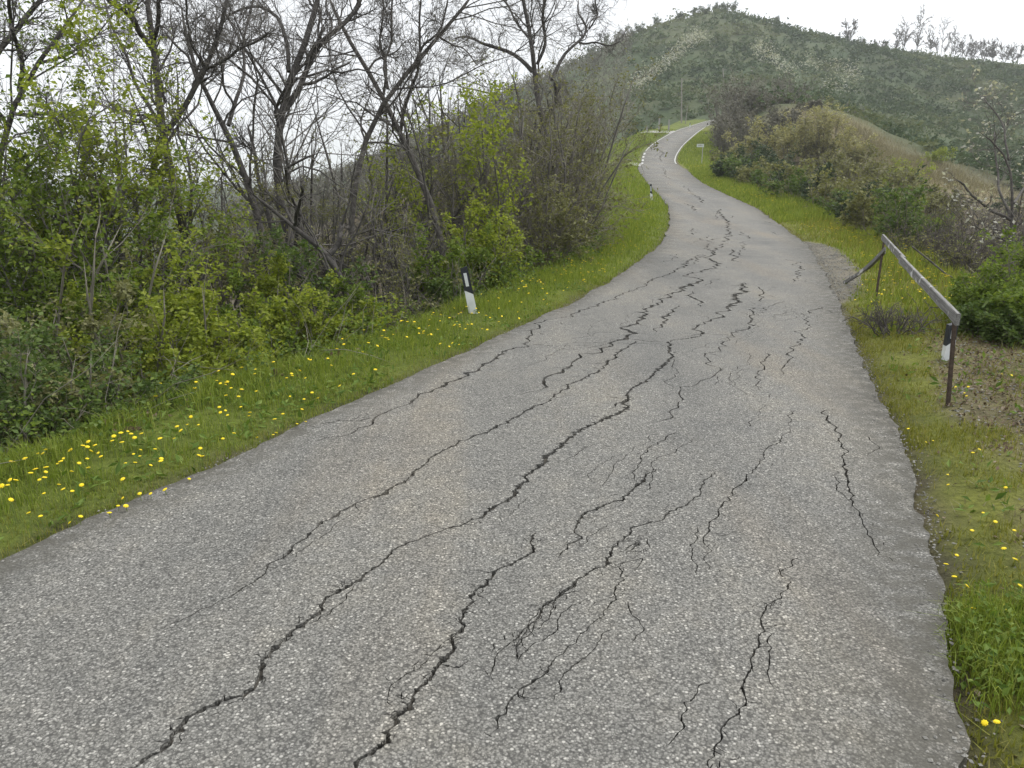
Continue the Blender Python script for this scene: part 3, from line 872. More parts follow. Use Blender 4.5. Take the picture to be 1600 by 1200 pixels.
def leaf_cards(p, s, rng, aspect=0.55, droop=0.0, upb=0.5, single=False):
    n = len(p)
    if single:
        d = unit(rng.normal(size=(n, 3)) * np.array([1, 1, 0.6]) + np.array([0, 0, -droop])); nrm = unit(rng.normal(size=(n, 3)) + np.array([0, 0, upb * 2.0]))
        side = unit(np.cross(d, nrm)); s = s[:, None] * 1.15
        V = np.stack([p - side * s * aspect * .5, p + side * s * aspect * .5, p + d * s], 1)
        return V.reshape(-1, 3), np.arange(n * 3).reshape(-1, 3), np.repeat(np.clip(rng.beta(2, 2, n), 0, 1), 3)
    d = unit(rng.normal(size=(n, 3)) * np.array([1, 1, 0.6]) + np.array([0, 0, -droop]))
    nrm = unit(rng.normal(size=(n, 3)) + np.array([0, 0, upb * 2.0]))
    side = unit(np.cross(d, nrm)); nn = np.cross(side, d)
    s = s[:, None]; w = s * aspect * 0.5
    V = np.stack([p, p + d * s * .45 + side * w + nn * s * .10, p + d * s, p + d * s * .45 - side * w + nn * s * .10], 1)
    b = np.arange(n)[:, None] * 4
    F = np.concatenate([b + np.array([0, 1, 2]), b + np.array([0, 2, 3])], 0)
    t = np.repeat(np.clip(rng.beta(2, 2, n), 0, 1), 4)
    return V.reshape(-1, 3), F, t

def shifted(V, loc): return V - np.asarray(loc)[None, :]

def put_tubes(name, groups, mat, parent, loc, smooth=True):
    Vs, Fs, Ts, b = [], [], [], 0
    for P, R, k in groups:
        if len(P) == 0: continue
        V, Q, T3 = tubes(P, R, k); Vs.append(V); Fs.append(Q + b); Ts.append(T3 + b); b += len(V)
    me = mesh_from(name, shifted(np.vstack(Vs), loc), [np.vstack(Fs), np.vstack(Ts)], mat, None, smooth)
    return link(name, me, parent)

def put_leaves(name, parts, mat, parent, loc):
    Vs, Fs, Ts, b = [], [], [], 0
    for V, F, t in parts:
        Vs.append(V); Fs.append(F + b); Ts.append(t); b += len(V)
    me = mesh_from(name, shifted(np.vstack(Vs), loc), [np.vstack(Fs)], mat, np.concatenate(Ts))
    return link(name, me, parent)

def resample(P, R, n, rng, jit):
    s = np.r_[0, np.cumsum(np.linalg.norm(np.diff(P, axis=0), axis=1))]
    q = np.linspace(0, s[-1], n)
    out = np.stack([np.interp(q, s, P[:, k]) for k in range(3)], -1)
    out[1:-1] += rng.normal(0, jit, (n - 2, 3))
    # round the corners a little
    o2 = out.copy(); o2[1:-1] = 0.25 * out[:-2] + 0.5 * out[1:-1] + 0.25 * out[2:]
    return o2, np.interp(q, s, R)

def traced_tree(name, label, cat, t0, limbs, seed, barkm='bark_dark', twigm='twig_grey', lv=(9, 6, 5), leaf=None, group=None, lenf2=(0.24, 0.55), twist=0.27, rmin=0.0028, bury=True):
    """limbs: list of (pixel polyline, start width px, end width px); the first is the trunk, carried on down to the ground"""
    rng = np.random.default_rng(seed)
    LP, LR = [], []
    for k, (pts, w0, w1) in enumerate(limbs):
        pts = np.array(pts, float)
        # depth of limbs drifts away from the trunk's depth towards or away from the road
        drift = 0 if k == 0 else rng.uniform(-1.3, 1.3)
        tt = t0 + drift * np.linspace(0, 1, len(pts)) ** 1.2
        P = at(pts[:, 0], pts[:, 1], tt)
        R = np.linspace(w0, w1, len(pts)) * 0.86 / 2 / FPX * t0
        if k == 0:
            foot = P[0].copy(); foot[:2] += rng.normal(0, 0.12, 2)
            gz = float(ground(foot[0], foot[1]))
            if foot[2] > gz - 0.2:
                P = np.vstack([[foot[0], foot[1], gz - 0.25], P]); R = np.r_[R[0] * 1.25, R]
        LP.append(P); LR.append(R)
    base = LP[0][0].copy(); base[2] += 0.25
    n = 12
    A = [resample(p, r, n, rng, 0.02) for p, r in zip(LP, LR)]
    P0 = np.stack([a[0] for a in A]); R0 = np.stack([a[1] for a in A])
    th = thing(name, label, cat, base, group)
    P1, R1 = spawn(P0, R0, lv[0], 0.25, 1.0, 48, lenf2, 8, twist, 0.05, 0.42, rng, rmin * 1.6, 3.5)
    P2, R2 = spawn(P1, R1, lv[1], 0.15, 1.0, 45, (0.38, 0.85), 5, twist, 0.06, 0.6, rng, rmin * 1.2, 2.0)
    P3, R3 = spawn(P2, R2, lv[2], 0.15, 1.0, 42, (0.5, 1.05), 3, twist * 0.9, 0.07, 0.65, rng, rmin, 1.0)
    put_tubes('trunk', [(P0, R0, 8), (P1, R1, 5)], barkm, th, base)
    put_tubes('crown', [(P2, R2, 3), (P3, R3, 3)], twigm, th, base)
    if leaf:
        cnt, size, mat = leaf[:3]
        put_leaves('foliage', [leaves_on(P3, cnt, size, rng, 0.6)], mat, th, base)
    return th

def shrub(name, label, cat, x, y, h, w, stems, seed, barkm='twig_brown', twigm='twig_brown', lv=(8, 6, 0), leaf=None, group=None, up=0.08, lean=(0, 0), wander=0.13, rmin=0.0025, bud=None, low=0.12):
    rng = np.random.default_rng(seed)
    z = float(ground(x, y)); base = np.array([x, y, z])
    a = rng.uniform(0, 2 * np.pi, stems); rr = rng.uniform(0, 1, stems) ** .6 * w * 0.16
    n = 8 if math.hypot(x, y) < 30 else 6
    P0 = np.empty((stems, n, 3)); P0[:, 0] = base + np.array([0, 0, -0.15]); P0[:, 1] = base + np.c_[rr * np.cos(a), rr * np.sin(a), np.full(stems, 0.03 * h)]
    tilt = rng.uniform(0.1, 1.0, stems) * np.arctan2(w * 0.5, h * 0.8)
    d = np.c_[np.sin(tilt) * np.cos(a) + lean[0], np.sin(tilt) * np.sin(a) + lean[1], np.cos(tilt)]
    ln = h * rng.uniform(0.75, 1.22, stems)
    for s in range(2, n):
        d = unit(d + rng.normal(0, wander * .7, (stems, 3)) + np.array([0, 0, up * .4]))
        P0[:, s] = P0[:, s - 1] + d * (ln / (n - 1))[:, None]
    R0 = (0.007 + 0.0075 * h * rng.uniform(.6, 1.2, stems))[:, None] * np.linspace(1, 0.3, n)[None, :]
    th = thing(name, label, cat, base, group)
    far = math.hypot(x, y) > 30
    P1, R1 = spawn(P0, R0, lv[0], low, 1.0, 45, (0.22, 0.5), 4 if far else 5, wander, up, 0.6, rng, rmin * 1.4)
    P2, R2 = spawn(P1, R1, lv[1], 0.1, 1.0, 45, (0.3, 0.7), (2 if far else 3) if not lv[2] else 4, wander, up, 0.65, rng, rmin)
    put_tubes('trunk', [(P0, R0, 5)], barkm, th, base)
    G = [(P1, R1, 3), (P2, R2, 3)]
    last = P2
    if lv[2]:
        P3, R3 = spawn(P2, R2, lv[2], 0.1, 1.0, 42, (0.35, 0.75), 2 if far else 3, wander, up, 0.7, rng, rmin * 0.8)
        G.append((P3, R3, 3)); last = P3
    put_tubes('crown', G, twigm, th, base)
    if leaf:
        cnt, size, mat = leaf[:3]
        asp = leaf[3] if len(leaf) > 3 else 0.6
        put_leaves('foliage', [leaves_on(last, cnt, size, rng, asp, 0.2, 0.1, size * 0.5, 0.5, far)], mat, th, base)
    if bud:
        put_leaves('foliage', [leaves_on(last, bud[0], bud[1], rng, 0.6, 0.1, 0, 0.01, 0.5, far)], bud[2], th, base)
    return th

NEAR = [(-10, 9.5, 'the arching dark tree'), (290, 9.8, 'the large forked tree'), (405, 10.8, 'the leaning twice-forked tree'), (475, 11.5, 'the curved twin trunks'),
        (545, 9.8, 'the low crooked tree'), (600, 12.4, 'the slender grey tree'), (690, 13, 'the tree with the slanting limb'), (890, 19, 'the twisted-crown tree')]
def by_tree(px, t):
    b = min(NEAR, key=lambda q: abs(q[0] - px))
    return ('on the road side of ' if t < b[1] - 0.8 else 'on the valley side of ' if t > b[1] + 0.8 else 'close beside ') + b[2]
def size_word(h, lo, hi): return 'low' if h < lo else 'tall' if h > hi else 'middling'
def by_mark(px, t):
    if t > 75: m = 'beside the road sign' if px < 1150 else 'above the broom bushes' if px < 1215 else 'above the catkin shrubs'
    elif px < 1260: m = 'next to the broom bushes'
    elif px < 1330: m = 'below the catkin shrubs'
    elif px < 1400: m = 'below the crest of the dry spur'
    elif px < 1470: m = 'below the tail of the dry spur'
    elif px < 1560: m = 'behind the near end of the plank barrier'
    else: m = 'around the small grey tree'
    return m
def ext(pts, d): return list(pts) + [(pts[-1][0] + d[0], pts[-1][1] + d[1])]

# --- bare trees below the verge, traced from the photograph
traced_tree('bare_tree', 'dark bare tree with arching limb, half hidden behind light green saplings', 'tree', 9.5, [
    ([(-14, 330), (-4, 260), (0, 230), (20, 170), (30, 133), (57, 100), (77, 67), (117, 30), (150, -30)], 12, 5),
    ([(-40, 150), (0, 80), (27, 47), (50, 17), (67, 0), (90, -40)], 11, 7),
    ([(30, 140), (34, 90), (20, 40), (10, -20)], 9, 5),
    ([(25, 178), (60, 178), (113, 181)], 6, 4),
    ([(57, 100), (90, 95), (130, 70), (160, 72)], 6, 3),
    ([(10, 200), (-20, 150), (-50, 100)], 8, 4)], 11, lv=(12, 8, 5), leaf=(1500, 0.05, 'leaf_mid'))
traced_tree('bare_tree', 'large forked dark tree with a straight stem and a thick limb bent over the gap', 'tree', 9.8, [
    ([(296, 400), (284, 333), (273, 287), (258, 232), (248, 213), (247, 180), (248, 133), (247, 90), (239, 67), (233, 30), (227, 0), (224, -50)], 17, 9),
    ([(243, 85), (226, 60), (213, 43), (197, 23), (170, 0), (150, -30)], 11, 7),
    ([(240, 66), (245, 40), (250, 0), (262, -50)], 9, 6),
    ([(252, 222), (262, 208), (277, 190), (293, 160), (310, 130), (320, 103), (337, 70), (347, 33), (357, 0), (362, -40)], 12, 6),
    ([(313, 117), (330, 104), (347, 97), (367, 80), (397, 70), (425, 45)], 6, 4),
    ([(310, 130), (300, 100), (280, 70), (262, 55), (250, 62)], 6, 3),
    ([(318, 105), (300, 70), (292, 30), (290, -10)], 5, 3),
    ([(240, 178), (224, 155), (207, 123), (197, 87), (180, 50), (170, 30), (160, -10)], 7, 4),
    ([(248, 215), (243, 240), (236, 290), (232, 330)], 9, 9)], 12, lv=(11, 8, 5), barkm='bark_dark')
traced_tree('bare_tree', 'leaning dark tree forking twice between the forked tree and the curved twin trunk', 'tree', 10.8, [
    ([(412, 360), (390, 293), (373, 263), (358, 217), (353, 197), (333, 173), (313, 140), (300, 95), (285, 40), (280, -10)], 13, 5),
    ([(357, 196), (366, 165), (377, 143), (384, 113), (375, 67), (390, 30), (398, -20)], 8, 4),
    ([(366, 165), (350, 130), (345, 90), (330, 50)], 5, 3)], 13, lv=(13, 8, 6))
traced_tree('bare_tree', 'thick dark tree whose curved twin trunks lean over the slope', 'tree', 11.5, [
    ([(480, 440), (456, 386), (434, 337), (426, 289), (428, 244), (437, 187), (452, 116), (475, 75), (497, 37), (501, 0), (500, -60)], 19, 9),
    ([(441, 175), (456, 161), (479, 105), (501, 64), (527, 45), (557, 15), (570, -20)], 12, 7),
    ([(451, 112), (452, 67), (434, 22), (407, 7), (380, 12), (350, 30)], 8, 4),
    ([(500, 20), (485, 5), (470, -20)], 6, 4),
    ([(466, 133), (490, 128), (512, 120), (535, 104), (552, 92)], 6, 3),
    ([(501, 64), (520, 40), (510, 10), (512, -20)], 5, 3),
    ([(440, 400), (420, 350), (410, 300), (395, 240), (385, 190)], 10, 5)], 14, lv=(11, 8, 5))
traced_tree('bare_tree', 'low crooked dark tree with elbow limbs close above the green shrubs', 'tree', 9.8, [
    ([(548, 470), (533, 431), (516, 397), (497, 380), (475, 367), (458, 350), (430, 330), (405, 310), (378, 290)], 14, 4),
    ([(516, 397), (528, 380), (533, 360), (535, 350)], 10, 8),
    ([(460, 352), (466, 320), (470, 284)], 7, 5),
    ([(458, 350), (440, 322), (420, 305), (405, 285)], 6, 3),
    ([(534, 352), (545, 320), (552, 280), (556, 240)], 4, 2)], 15, lv=(7, 5, 5))
traced_tree('bare_tree', 'grey bare tree with a long limb slanting up towards the hill', 'tree', 13, [
    ([(700, 400), (668, 300), (640, 236), (632, 221), (617, 184), (599, 150), (572, 109), (550, 67), (539, 49), (512, 0), (500, -40)], 12, 5),
    ([(626, 205), (630, 175), (632, 161), (647, 124), (660, 80), (655, 30), (660, -20)], 7, 3),
    ([(599, 150), (606, 110), (590, 70), (600, 20), (596, -20)], 5, 3),
    ([(572, 109), (590, 90), (615, 85), (640, 60)], 4, 2)], 16, lv=(13, 8, 6), barkm='bark_grey')
traced_tree('bare_tree', 'slender grey bare tree crossing the slanting one with a long curved limb', 'tree', 12.4, [
    ([(546, 440), (546, 375), (550, 300), (561, 240), (576, 187), (606, 139), (644, 112), (685, 56), (711, 30), (737, 0), (760, -40)], 12, 5),
    ([(606, 139), (600, 100), (615, 60), (610, 10), (618, -30)], 6, 3),
    ([(644, 112), (655, 80), (690, 40), (700, -10)], 5, 3),
    ([(685, 56), (700, 70), (725, 75), (745, 100)], 4, 2)], 17, lv=(13, 8, 6), barkm='bark_grey')
traced_tree('bare_tree', 'broad bare tree with twisted crown rising above the brown thicket', 'tree', 19, [
    ([(905, 380), (880, 300), (869, 262), (854, 229), (846, 180), (835, 139), (833, 109), (835, 67), (824, 37), (816, 0), (810, -40)], 12, 6),
    ([(832, 112), (812, 86), (782, 77), (756, 67), (730, 56), (705, 62)], 8, 3),
    ([(839, 101), (854, 64), (846, 30), (854, 0), (862, -30)], 6, 4),
    ([(862, 125), (869, 109), (884, 79), (906, 67), (921, 45), (902, 22), (905, -5)], 7, 3),
    ([(906, 67), (921, 67), (940, 66), (955, 71), (974, 64)], 4, 2),
    ([(835, 67), (815, 50), (800, 20), (780, -10)], 5, 3),
    ([(870, 320), (835, 300), (824, 255), (812, 210), (814, 161), (800, 120)], 8, 4),
    ([(850, 330), (816, 296), (786, 255), (770, 225)], 8, 4),
    ([(846, 200), (870, 160), (865, 125)], 6, 6),
    ([(921, 45), (935, 25), (930, 0), (945, -20)], 3, 2)], 18, lv=(10, 8, 5), twist=0.33, rmin=0.0042)

# --- leafy saplings and shrubs on the left
for (px, py_top, t, wd, lc, mat, sd_) in [
        (150, 130, 8.6, 2.6, 5200, 'leaf_light', 21), (40, 190, 8.0, 2.2, 4200, 'leaf_mid', 22), (195, 185, 8.8, 1.7, 2600, 'leaf_light', 23),
        (90, 260, 7.4, 2.2, 4600, 'leaf_mid', 24), (-60, 220, 7.6, 2.2, 3000, 'leaf_mid', 29), (240, 290, 9.2, 2.2, 2600, 'leaf_olive', 30)]:
    p = at(px, py_top, t); gz = float(ground(p[0], p[1]))
    hh = p[2] - gz
    shrub('leafy_sapling', size_word(hh, 4.0, 5.2) + {'leaf_light': ' light green', 'leaf_mid': ' fresh green', 'leaf_olive': ' olive green'}[mat] + ' leafy sapling ' + by_tree(px, t), 'sapling', p[0], p[1], p[2] - gz + 0.1, wd, 5, sd_,
          'bark_grey', 'twig_grey', (13, 8, 0), (int(lc * 2.3), 0.054, mat), 'leafy saplings beside the dandelion verge', 0.12, wander=0.12, low=0.3)
k = 0
for (px, py_top, t, wd, lc, mat, sz) in [
        (20, 455, 6.4, 1.7, 4200, 'leaf_dark', .045), (75, 560, 5.6, 1.2, 2200, 'leaf_olive', .04), (130, 470, 7.0, 1.8, 3600, 'leaf_olive', .045),
        (200, 430, 7.4, 1.8, 4600, 'leaf_light', .045), (262, 560, 6.6, 1.2, 3200, 'leaf_light', .045), (290, 415, 7.8, 1.6, 4800, 'leaf_light', .048),
        (330, 520, 7.3, 1.5, 3800, 'leaf_light', .045), (365, 430, 8.4, 1.9, 5000, 'leaf_light', .048), (420, 480, 8.2, 1.5, 4200, 'leaf_mid', .048),
        (470, 400, 9.4, 1.6, 3600, 'leaf_dark', .05), (500, 470, 8.8, 1.4, 3800, 'leaf_light', .048), (540, 455, 9.2, 1.2, 2600, 'leaf_mid', .048),
        (200, 560, 6.0, 1.4, 2600, 'leaf_dark', .042), (120, 600, 5.6, 1.2, 2000, 'leaf_dark', .042), (-30, 580, 5.0, 1.3, 2400, 'leaf_dark', .042),
        (745, 330, 12.4, 1.7, 4600, 'leaf_light', .055), (705, 385, 11.6, 1.6, 4200, 'leaf_mid', .055), (775, 395, 12.8, 1.5, 3800, 'leaf_mid', .055),
        (690, 450, 10.6, 1.2, 2000, 'leaf_dark', .05), (-20, 350, 7.2, 2.4, 3800, 'leaf_mid', .048), (110, 365, 7.8, 2.0, 4400, 'leaf_mid', .048), (310, 330, 10.5, 2.0, 2600, 'leaf_olive', .05),
        (420, 330, 12.5, 2.4, 2600, 'leaf_olive', .055), (500, 300, 13.5, 2.6, 2800, 'leaf_olive', .055)]:
    p = at(px, py_top, t); gz = float(ground(p[0], p[1])); h = max(p[2] - gz + 0.1, 0.5)
    lab = size_word(h, 1.6, 2.6) + {'leaf_dark': ' dark green', 'leaf_mid': ' mid green', 'leaf_light': ' fresh light green', 'leaf_olive': ' dull olive'}[mat] + ' leafy shrub ' + by_tree(px, t)
    shrub('leafy_shrub', lab, 'shrub', p[0], p[1], h, wd * 1.15, 8, 40 + k, 'twig_brown', 'twig_brown', (7, 5, 0), (int(lc * 1.5), sz * 1.08, mat),
          'leafy shrubs under the bare trees', 0.05, low=0.15)
    k += 1
# sprigs of young leaf on a thin sapling in front of the thicket
for (px, py_top, t) in [(770, 150, 14), (705, 200, 13.5), (640, 210, 14.5)]:
    p = at(px, py_top, t); gz = float(ground(p[0], p[1]))
    shrub('young_maple', size_word(p[2] - gz, 4.0, 5.4) + ' yellow green sapling ' + by_tree(px, t), 'sapling', p[0], p[1], p[2] - gz, 1.8, 3, 70 + k, 'bark_grey', 'twig_grey',
          (9, 6, 0), (1700, 0.075, 'leaf_light'), 'thin saplings with young leaves', 0.12, low=0.45)
    k += 1
# brown leafless thickets
for (px, py_top, t, wd, st, b) in [
        (868, 100, 17.5, 3.0, 16, 1), (888, 155, 19.5, 2.3, 16, 1), (840, 165, 16.5, 4.2, 15, 1), (882, 255, 17.0, 2.0, 14, 1), (855, 290, 14.4, 2.4, 13, 1), (898, 225, 23, 2.0, 13, 1), (800, 165, 15.8, 3.2, 13, 1), (760, 185, 17.5, 3.2, 12, 1), (835, 110, 20.5, 2.8, 14, 1), (715, 215, 16.5, 2.8, 11, 1),
        (790, 250, 15.0, 3.0, 10, 0), (925, 165, 40, 3.0, 11, 1),
        (600, 300, 11.5, 2.2, 10, 0), (655, 360, 11.0, 2.0, 10, 0), (570, 390, 10.2, 1.6, 9, 0), (625, 420, 10.2, 1.6, 9, 0), (690, 260, 14, 2.6, 10, 0), (740, 230, 15.5, 2.8, 10, 0),
        (520, 250, 13.5, 2.4, 9, 0), (420, 220, 13.0, 2.4, 8, 0), (340, 230, 12.5, 2.2, 8, 0), (610, 120, 15.0, 2.6, 8, 0), (670, 110, 16.0, 2.8, 8, 0), (470, 190, 14.5, 2.4, 8, 0), (740, 90, 18, 3, 8, 0)]:
    p = at(px, py_top, t); gz = float(ground(p[0], p[1])); h = p[2] - gz
    if b:
        shrub('brown_thicket', size_word(h, 3.5, 5.5) + ' dense brown budding thicket ' + by_tree(px, t), 'shrub', p[0], p[1], h, wd, st, 100 + k, 'twig_grey', 'twig_brown', (9, 5, 3),
              None, 'budding thickets before the bend', 0.03, wander=0.17, rmin=0.0042, bud=(4300, 0.066, 'leaf_olive'), low=0.05)
    else:
        shrub('bare_thicket', size_word(h, 3.0, 5.0) + ' leafless grey thicket ' + by_tree(px, t), 'shrub', p[0], p[1], h, wd, st + 2, 100 + k, 'bark_grey', 'twig_grey', (7, 4, 2),
              None, 'leafless thickets between the bare trees', 0.09, wander=0.12, rmin=0.003, low=0.1, bud=(1300, 0.045, 'leaf_olive'))
    k += 1

# --- undergrowth: brambles, nettles and litter on the slope (one uncountable mass)
def undergrowth():
    rng = np.random.default_rng(301)
    parts = {m: [] for m in ('leaf_dark', 'leaf_mid', 'leaf_litter')}
    for m, cnt, d0, d1, hz, sz in [('leaf_dark', 22000, 0.78, 4.2, 0.55, 0.036), ('leaf_mid', 20000, 0.75, 3.6, 0.45, 0.036), ('leaf_litter', 9000, 0.8, 6, 0.05, 0.05)]:
        y = 2.0 + 26 * rng.uniform(0, 1, cnt) ** 1.7
        d = rng.uniform(d0, d1, cnt) + 1.4 * sstep(14, 26, y)
        x = left_pos(y, d)
        dens = fbm(x * 1.2, y * 1.2, 313, 3)
        keep = dens > rng.uniform(0.25, 0.6, cnt) if m != 'leaf_litter' else np.ones(cnt, bool)
        x, y, d = x[keep], y[keep], d[keep]
        hgt = hz * (0.3 + 1.2 * fbm(x * .9, y * .9, 317, 2)) * sstep(0.6, 1.6, d)
        z = ground(x, y) + rng.uniform(0, 1, len(x)) * hgt + 0.01
        parts[m].append(leaf_cards(np.c_[x, y, z], sz * rng.uniform(.6, 1.4, len(x)) * np.clip(y / 8, 1, 2.2), rng, 0.65, 0.1, 0.6))
    y = 2.5 + 22 * rng.uniform(0, 1, 1200) ** 1.6
    d = rng.uniform(1.15, 4.0, 1200) + 1.4 * sstep(14, 26, y); x = left_pos(y, d); z = ground(x, y)
    P = np.empty((len(x), 5, 3)); P[:, 0] = np.c_[x, y, z - .03]
    dd = unit(rng.normal(size=(len(x), 3)) + np.array([0, 0, 0.9])); ln = rng.uniform(.3, 1.3, len(x))
    for s in range(1, 5):
        dd = unit(dd + rng.normal(0, .2, dd.shape) + np.array([0, 0, -.12])); P[:, s] = P[:, s - 1] + dd * (ln / 4)[:, None]
    R = np.full((len(x), 5), .0035) * np.linspace(1.1, .6, 5)[None]
    zero = np.zeros(3)
    o = None
    for m, nm in (('leaf_dark', 'undergrowth'), ('leaf_mid', 'undergrowth_leaves'), ('leaf_litter', 'fallen_leaves')):
        oo = put_leaves(nm, parts[m], m, o, zero)
        if o is None: o = oo; tag(o, 'low brambles, nettles and dead stems covering the shaded slope', 'undergrowth', None, 'stuff')
        else: oo['kind'] = 'stuff'
    tw = put_tubes('dead_stems', [(P, R, 3)], 'twig_brown', o, zero); tw['kind'] = 'stuff'
undergrowth()

# ------------------------------------------------------------------ right-hand side: shrubs, thickets, one tree
def rshrub(name, label, group, px, py, t, w, stems, lv, leaf, barkm, twigm, up=0.08, rmin=0.004, bud=None, low=0.1, wander=0.14, cat='shrub'):
    global k
    p = at(px, py, t); gz = float(ground(p[0], p[1])); h = max(p[2] - gz, 0.35)
    k += 1
    if name not in ('broom_bush',): label = size_word(h, *{'catkin_shrub': (5, 7), 'bare_thicket': (5, 8), 'brown_thicket': (2.5, 4), 'leafy_shrub': (1.0, 1.6), 'willow_bush': (2, 3.2), 'bramble_thicket': (2, 3)}[name]) + ' ' + label + ' ' + by_mark(px, t)
    return shrub(name, label, cat, p[0], p[1], h, w, stems, 500 + k, barkm, twigm, lv, leaf, group, up, (0, 0), wander, rmin, bud, low)

for q in [(1178, 226, 52, 6.2), (1148, 250, 50, 4.2), (1206, 248, 48, 4.2)]:
    rshrub('broom_bush', 'rounded dark green broom bush behind the yellow flowered verge', 'dark broom bushes', *q, 16, (9, 6, 0), (6000, 0.19, 'broom_green', 0.35), 'twig_brown', 'twig_brown', 0.05, 0.008)
for q in [(1172, 203, 66, 4.0), (1205, 190, 65, 3.6), (1238, 182, 63, 3.2), (1268, 168, 62, 3.4), (1300, 176, 61, 3.2), (1325, 205, 58, 3.0)]:
    rshrub('catkin_shrub', 'upright shrub with pale yellow catkins', 'catkin shrubs below the spur', *q, 11, (7, 6, 0), (2700, 0.17, 'leaf_catkin', 0.5), 'twig_grey', 'twig_brown', 0.2, 0.010, None, 0.15, 0.09)
for q in [(1132, 130, 97, 6), (1148, 118, 100, 9), (1168, 130, 98, 8), (1196, 142, 96, 8), (1225, 150, 100, 8), (1138, 165, 88, 4.5), (1160, 172, 84, 5), (1188, 185, 80, 5), (1255, 150, 108, 8), (1285, 150, 112, 8), (1215, 165, 86, 6), (1240, 172, 82, 5), (1265, 160, 92, 6), (1330, 165, 118, 8), (1200, 118, 125, 8), (1240, 125, 128, 8)]:
    rshrub('bare_thicket', 'grey leafless thicket', 'grey thickets where the road disappears', *q, 15, (9, 7, 0), None, 'twig_grey', 'twig_brown', 0.12, 0.017, (1300, 0.26, 'scrub_bare'), 0.05, 0.11)
for q in [(1308, 238, 47, 4.6), (1350, 236, 45, 4.6), (1390, 256, 42, 4.2), (1300, 205, 62, 5), (1340, 225, 58, 5), (1375, 238, 54, 5), (1410, 262, 50, 4.5), (1440, 280, 46, 4), (1480, 295, 42, 4), (1268, 262, 44, 4.0), (1412, 292, 37, 3.6), (1340, 276, 37, 3.8), (1232, 272, 43, 3.6), (1296, 286, 36, 3.4), (1450, 300, 34, 4.0), (1370, 300, 33, 3.4)]:
    rshrub('brown_thicket', 'brown grey thicket on the slope', 'brown thickets beyond the flowered verge', *q, 14, (9, 7, 0), None, 'twig_grey', 'twig_brown', 0.09, 0.008, (1800, 0.14, 'leaf_olive'), 0.05)
for q in [(1255, 300, 36, 2.6), (1295, 318, 31, 2.6), (1335, 326, 28, 2.4), (1372, 336, 25, 2.2), (1415, 325, 26, 2.6), (1455, 345, 23, 2.4), (1400, 352, 20, 1.8), (1220, 290, 40, 2.8)]:
    rshrub('leafy_shrub', 'green shrub lining the far flowered verge', 'low shrubs lining the far verge', *q, 10, (8, 6, 0), (3800, 0.085, 'leaf_mid' if int(q[0]) % 2 else 'leaf_dark'), 'twig_brown', 'twig_brown', 0.05, 0.005)
_r = np.random.default_rng(77)
for i in range(17):
    y_ = 19.5 + 2.5 * i; x_ = float(right_pos(y_, 2.0 + _r.uniform(0, .5))); k += 1
    mt = ['leaf_dark', 'leaf_olive', 'broom_green'][i % 3]
    hh = _r.uniform(.8, 1.5) * (1 + y_ / 120)
    shrub('leafy_shrub', ['dark green', 'dull olive', 'blackish green'][i % 3] + ' low shrub edging the flowered verge ' + ('short of' if y_ < 34 else 'against' if y_ < 52 else 'past') + ' the broom bushes', 'shrub', x_, y_, hh, hh * 1.5, 8, 1200 + i, 'twig_brown', 'twig_brown', (7, 5, 0), (1300, 0.08 + y_ * .0013, mt), 'low shrubs lining the far verge', 0.05, (0, 0), 0.14, 0.005)
for q in [(1424, 252, 52, 2.6), (1470, 232, 76, 3.2), (1395, 275, 46, 2.0)]:
    rshrub('willow_bush', 'yellow green willow bush', 'yellow green willow bushes', *q, 10, (8, 6, 0), (2600, 0.13, 'leaf_light', 0.4), 'twig_brown', 'twig_brown', 0.16, 0.007)
for q in [(1448, 322, 19.5, 3.0), (1500, 335, 17.5, 2.8), (1545, 322, 18.5, 3.0), (1432, 362, 16, 2.2), (1482, 392, 13.5, 2.0), (1535, 380, 13.8, 2.0), (1592, 350, 15, 2.4), (1610, 290, 20, 3.2), (1460, 350, 17, 2.4), (1555, 415, 11.8, 1.4), (1520, 300, 24, 3.4), (1580, 270, 28, 4)]:
    rshrub('bramble_thicket', 'tangled brown bramble thicket', 'bramble thickets behind the barrier', *q, 15, (7, 5, 2), None, 'twig_dark', 'twig_dark', 0.02, 0.0052, (500, 0.05, 'leaf_olive'), 0.05, 0.2)
for q in [(1562, 402, 9.0, 1.7, 'leaf_mid'), (1596, 425, 8.3, 1.6, 'leaf_mid'), (1540, 470, 8.6, 1.2, 'leaf_mid'), (1615, 470, 7.4, 1.5, 'leaf_mid'), (1578, 510, 7.6, 1.1, 'leaf_dark'), (1530, 520, 8.0, 0.9, 'leaf_dark'), (1640, 380, 8.5, 2.0, 'leaf_mid')]:
    rshrub('leafy_shrub', 'bushy green shrub', 'green shrubs behind the barrier post', *q[:4], 9, (8, 6, 0), (3900, 0.047, q[4]), 'twig_brown', 'twig_brown', 0.05, 0.0028)
traced_tree('bare_tree', 'small grey tree with curved forks and scattered pale leaves behind the barrier', 'tree', 13, [
    ([(1584, 470), (1582, 430), (1581, 392), (1579, 342), (1582, 319), (1582, 275), (1572, 240), (1546, 214), (1525, 202)], 8, 2),
    ([(1578, 343), (1562, 334), (1546, 327), (1522, 310), (1505, 290), (1490, 278)], 6, 3),
    ([(1579, 340), (1566, 316), (1560, 290), (1557, 263), (1552, 228), (1554, 200)], 5, 3),
    ([(1583, 318), (1592, 305), (1604, 290), (1625, 250)], 6, 3),
    ([(1576, 250), (1570, 205), (1563, 187), (1543, 158), (1534, 144)], 4, 2),
    ([(1581, 380), (1560, 372), (1540, 362), (1522, 350)], 4, 2)], 61, lv=(7, 5, 4), barkm='bark_grey', twigm='twig_grey', leaf=(520, 0.07, 'blossom'))
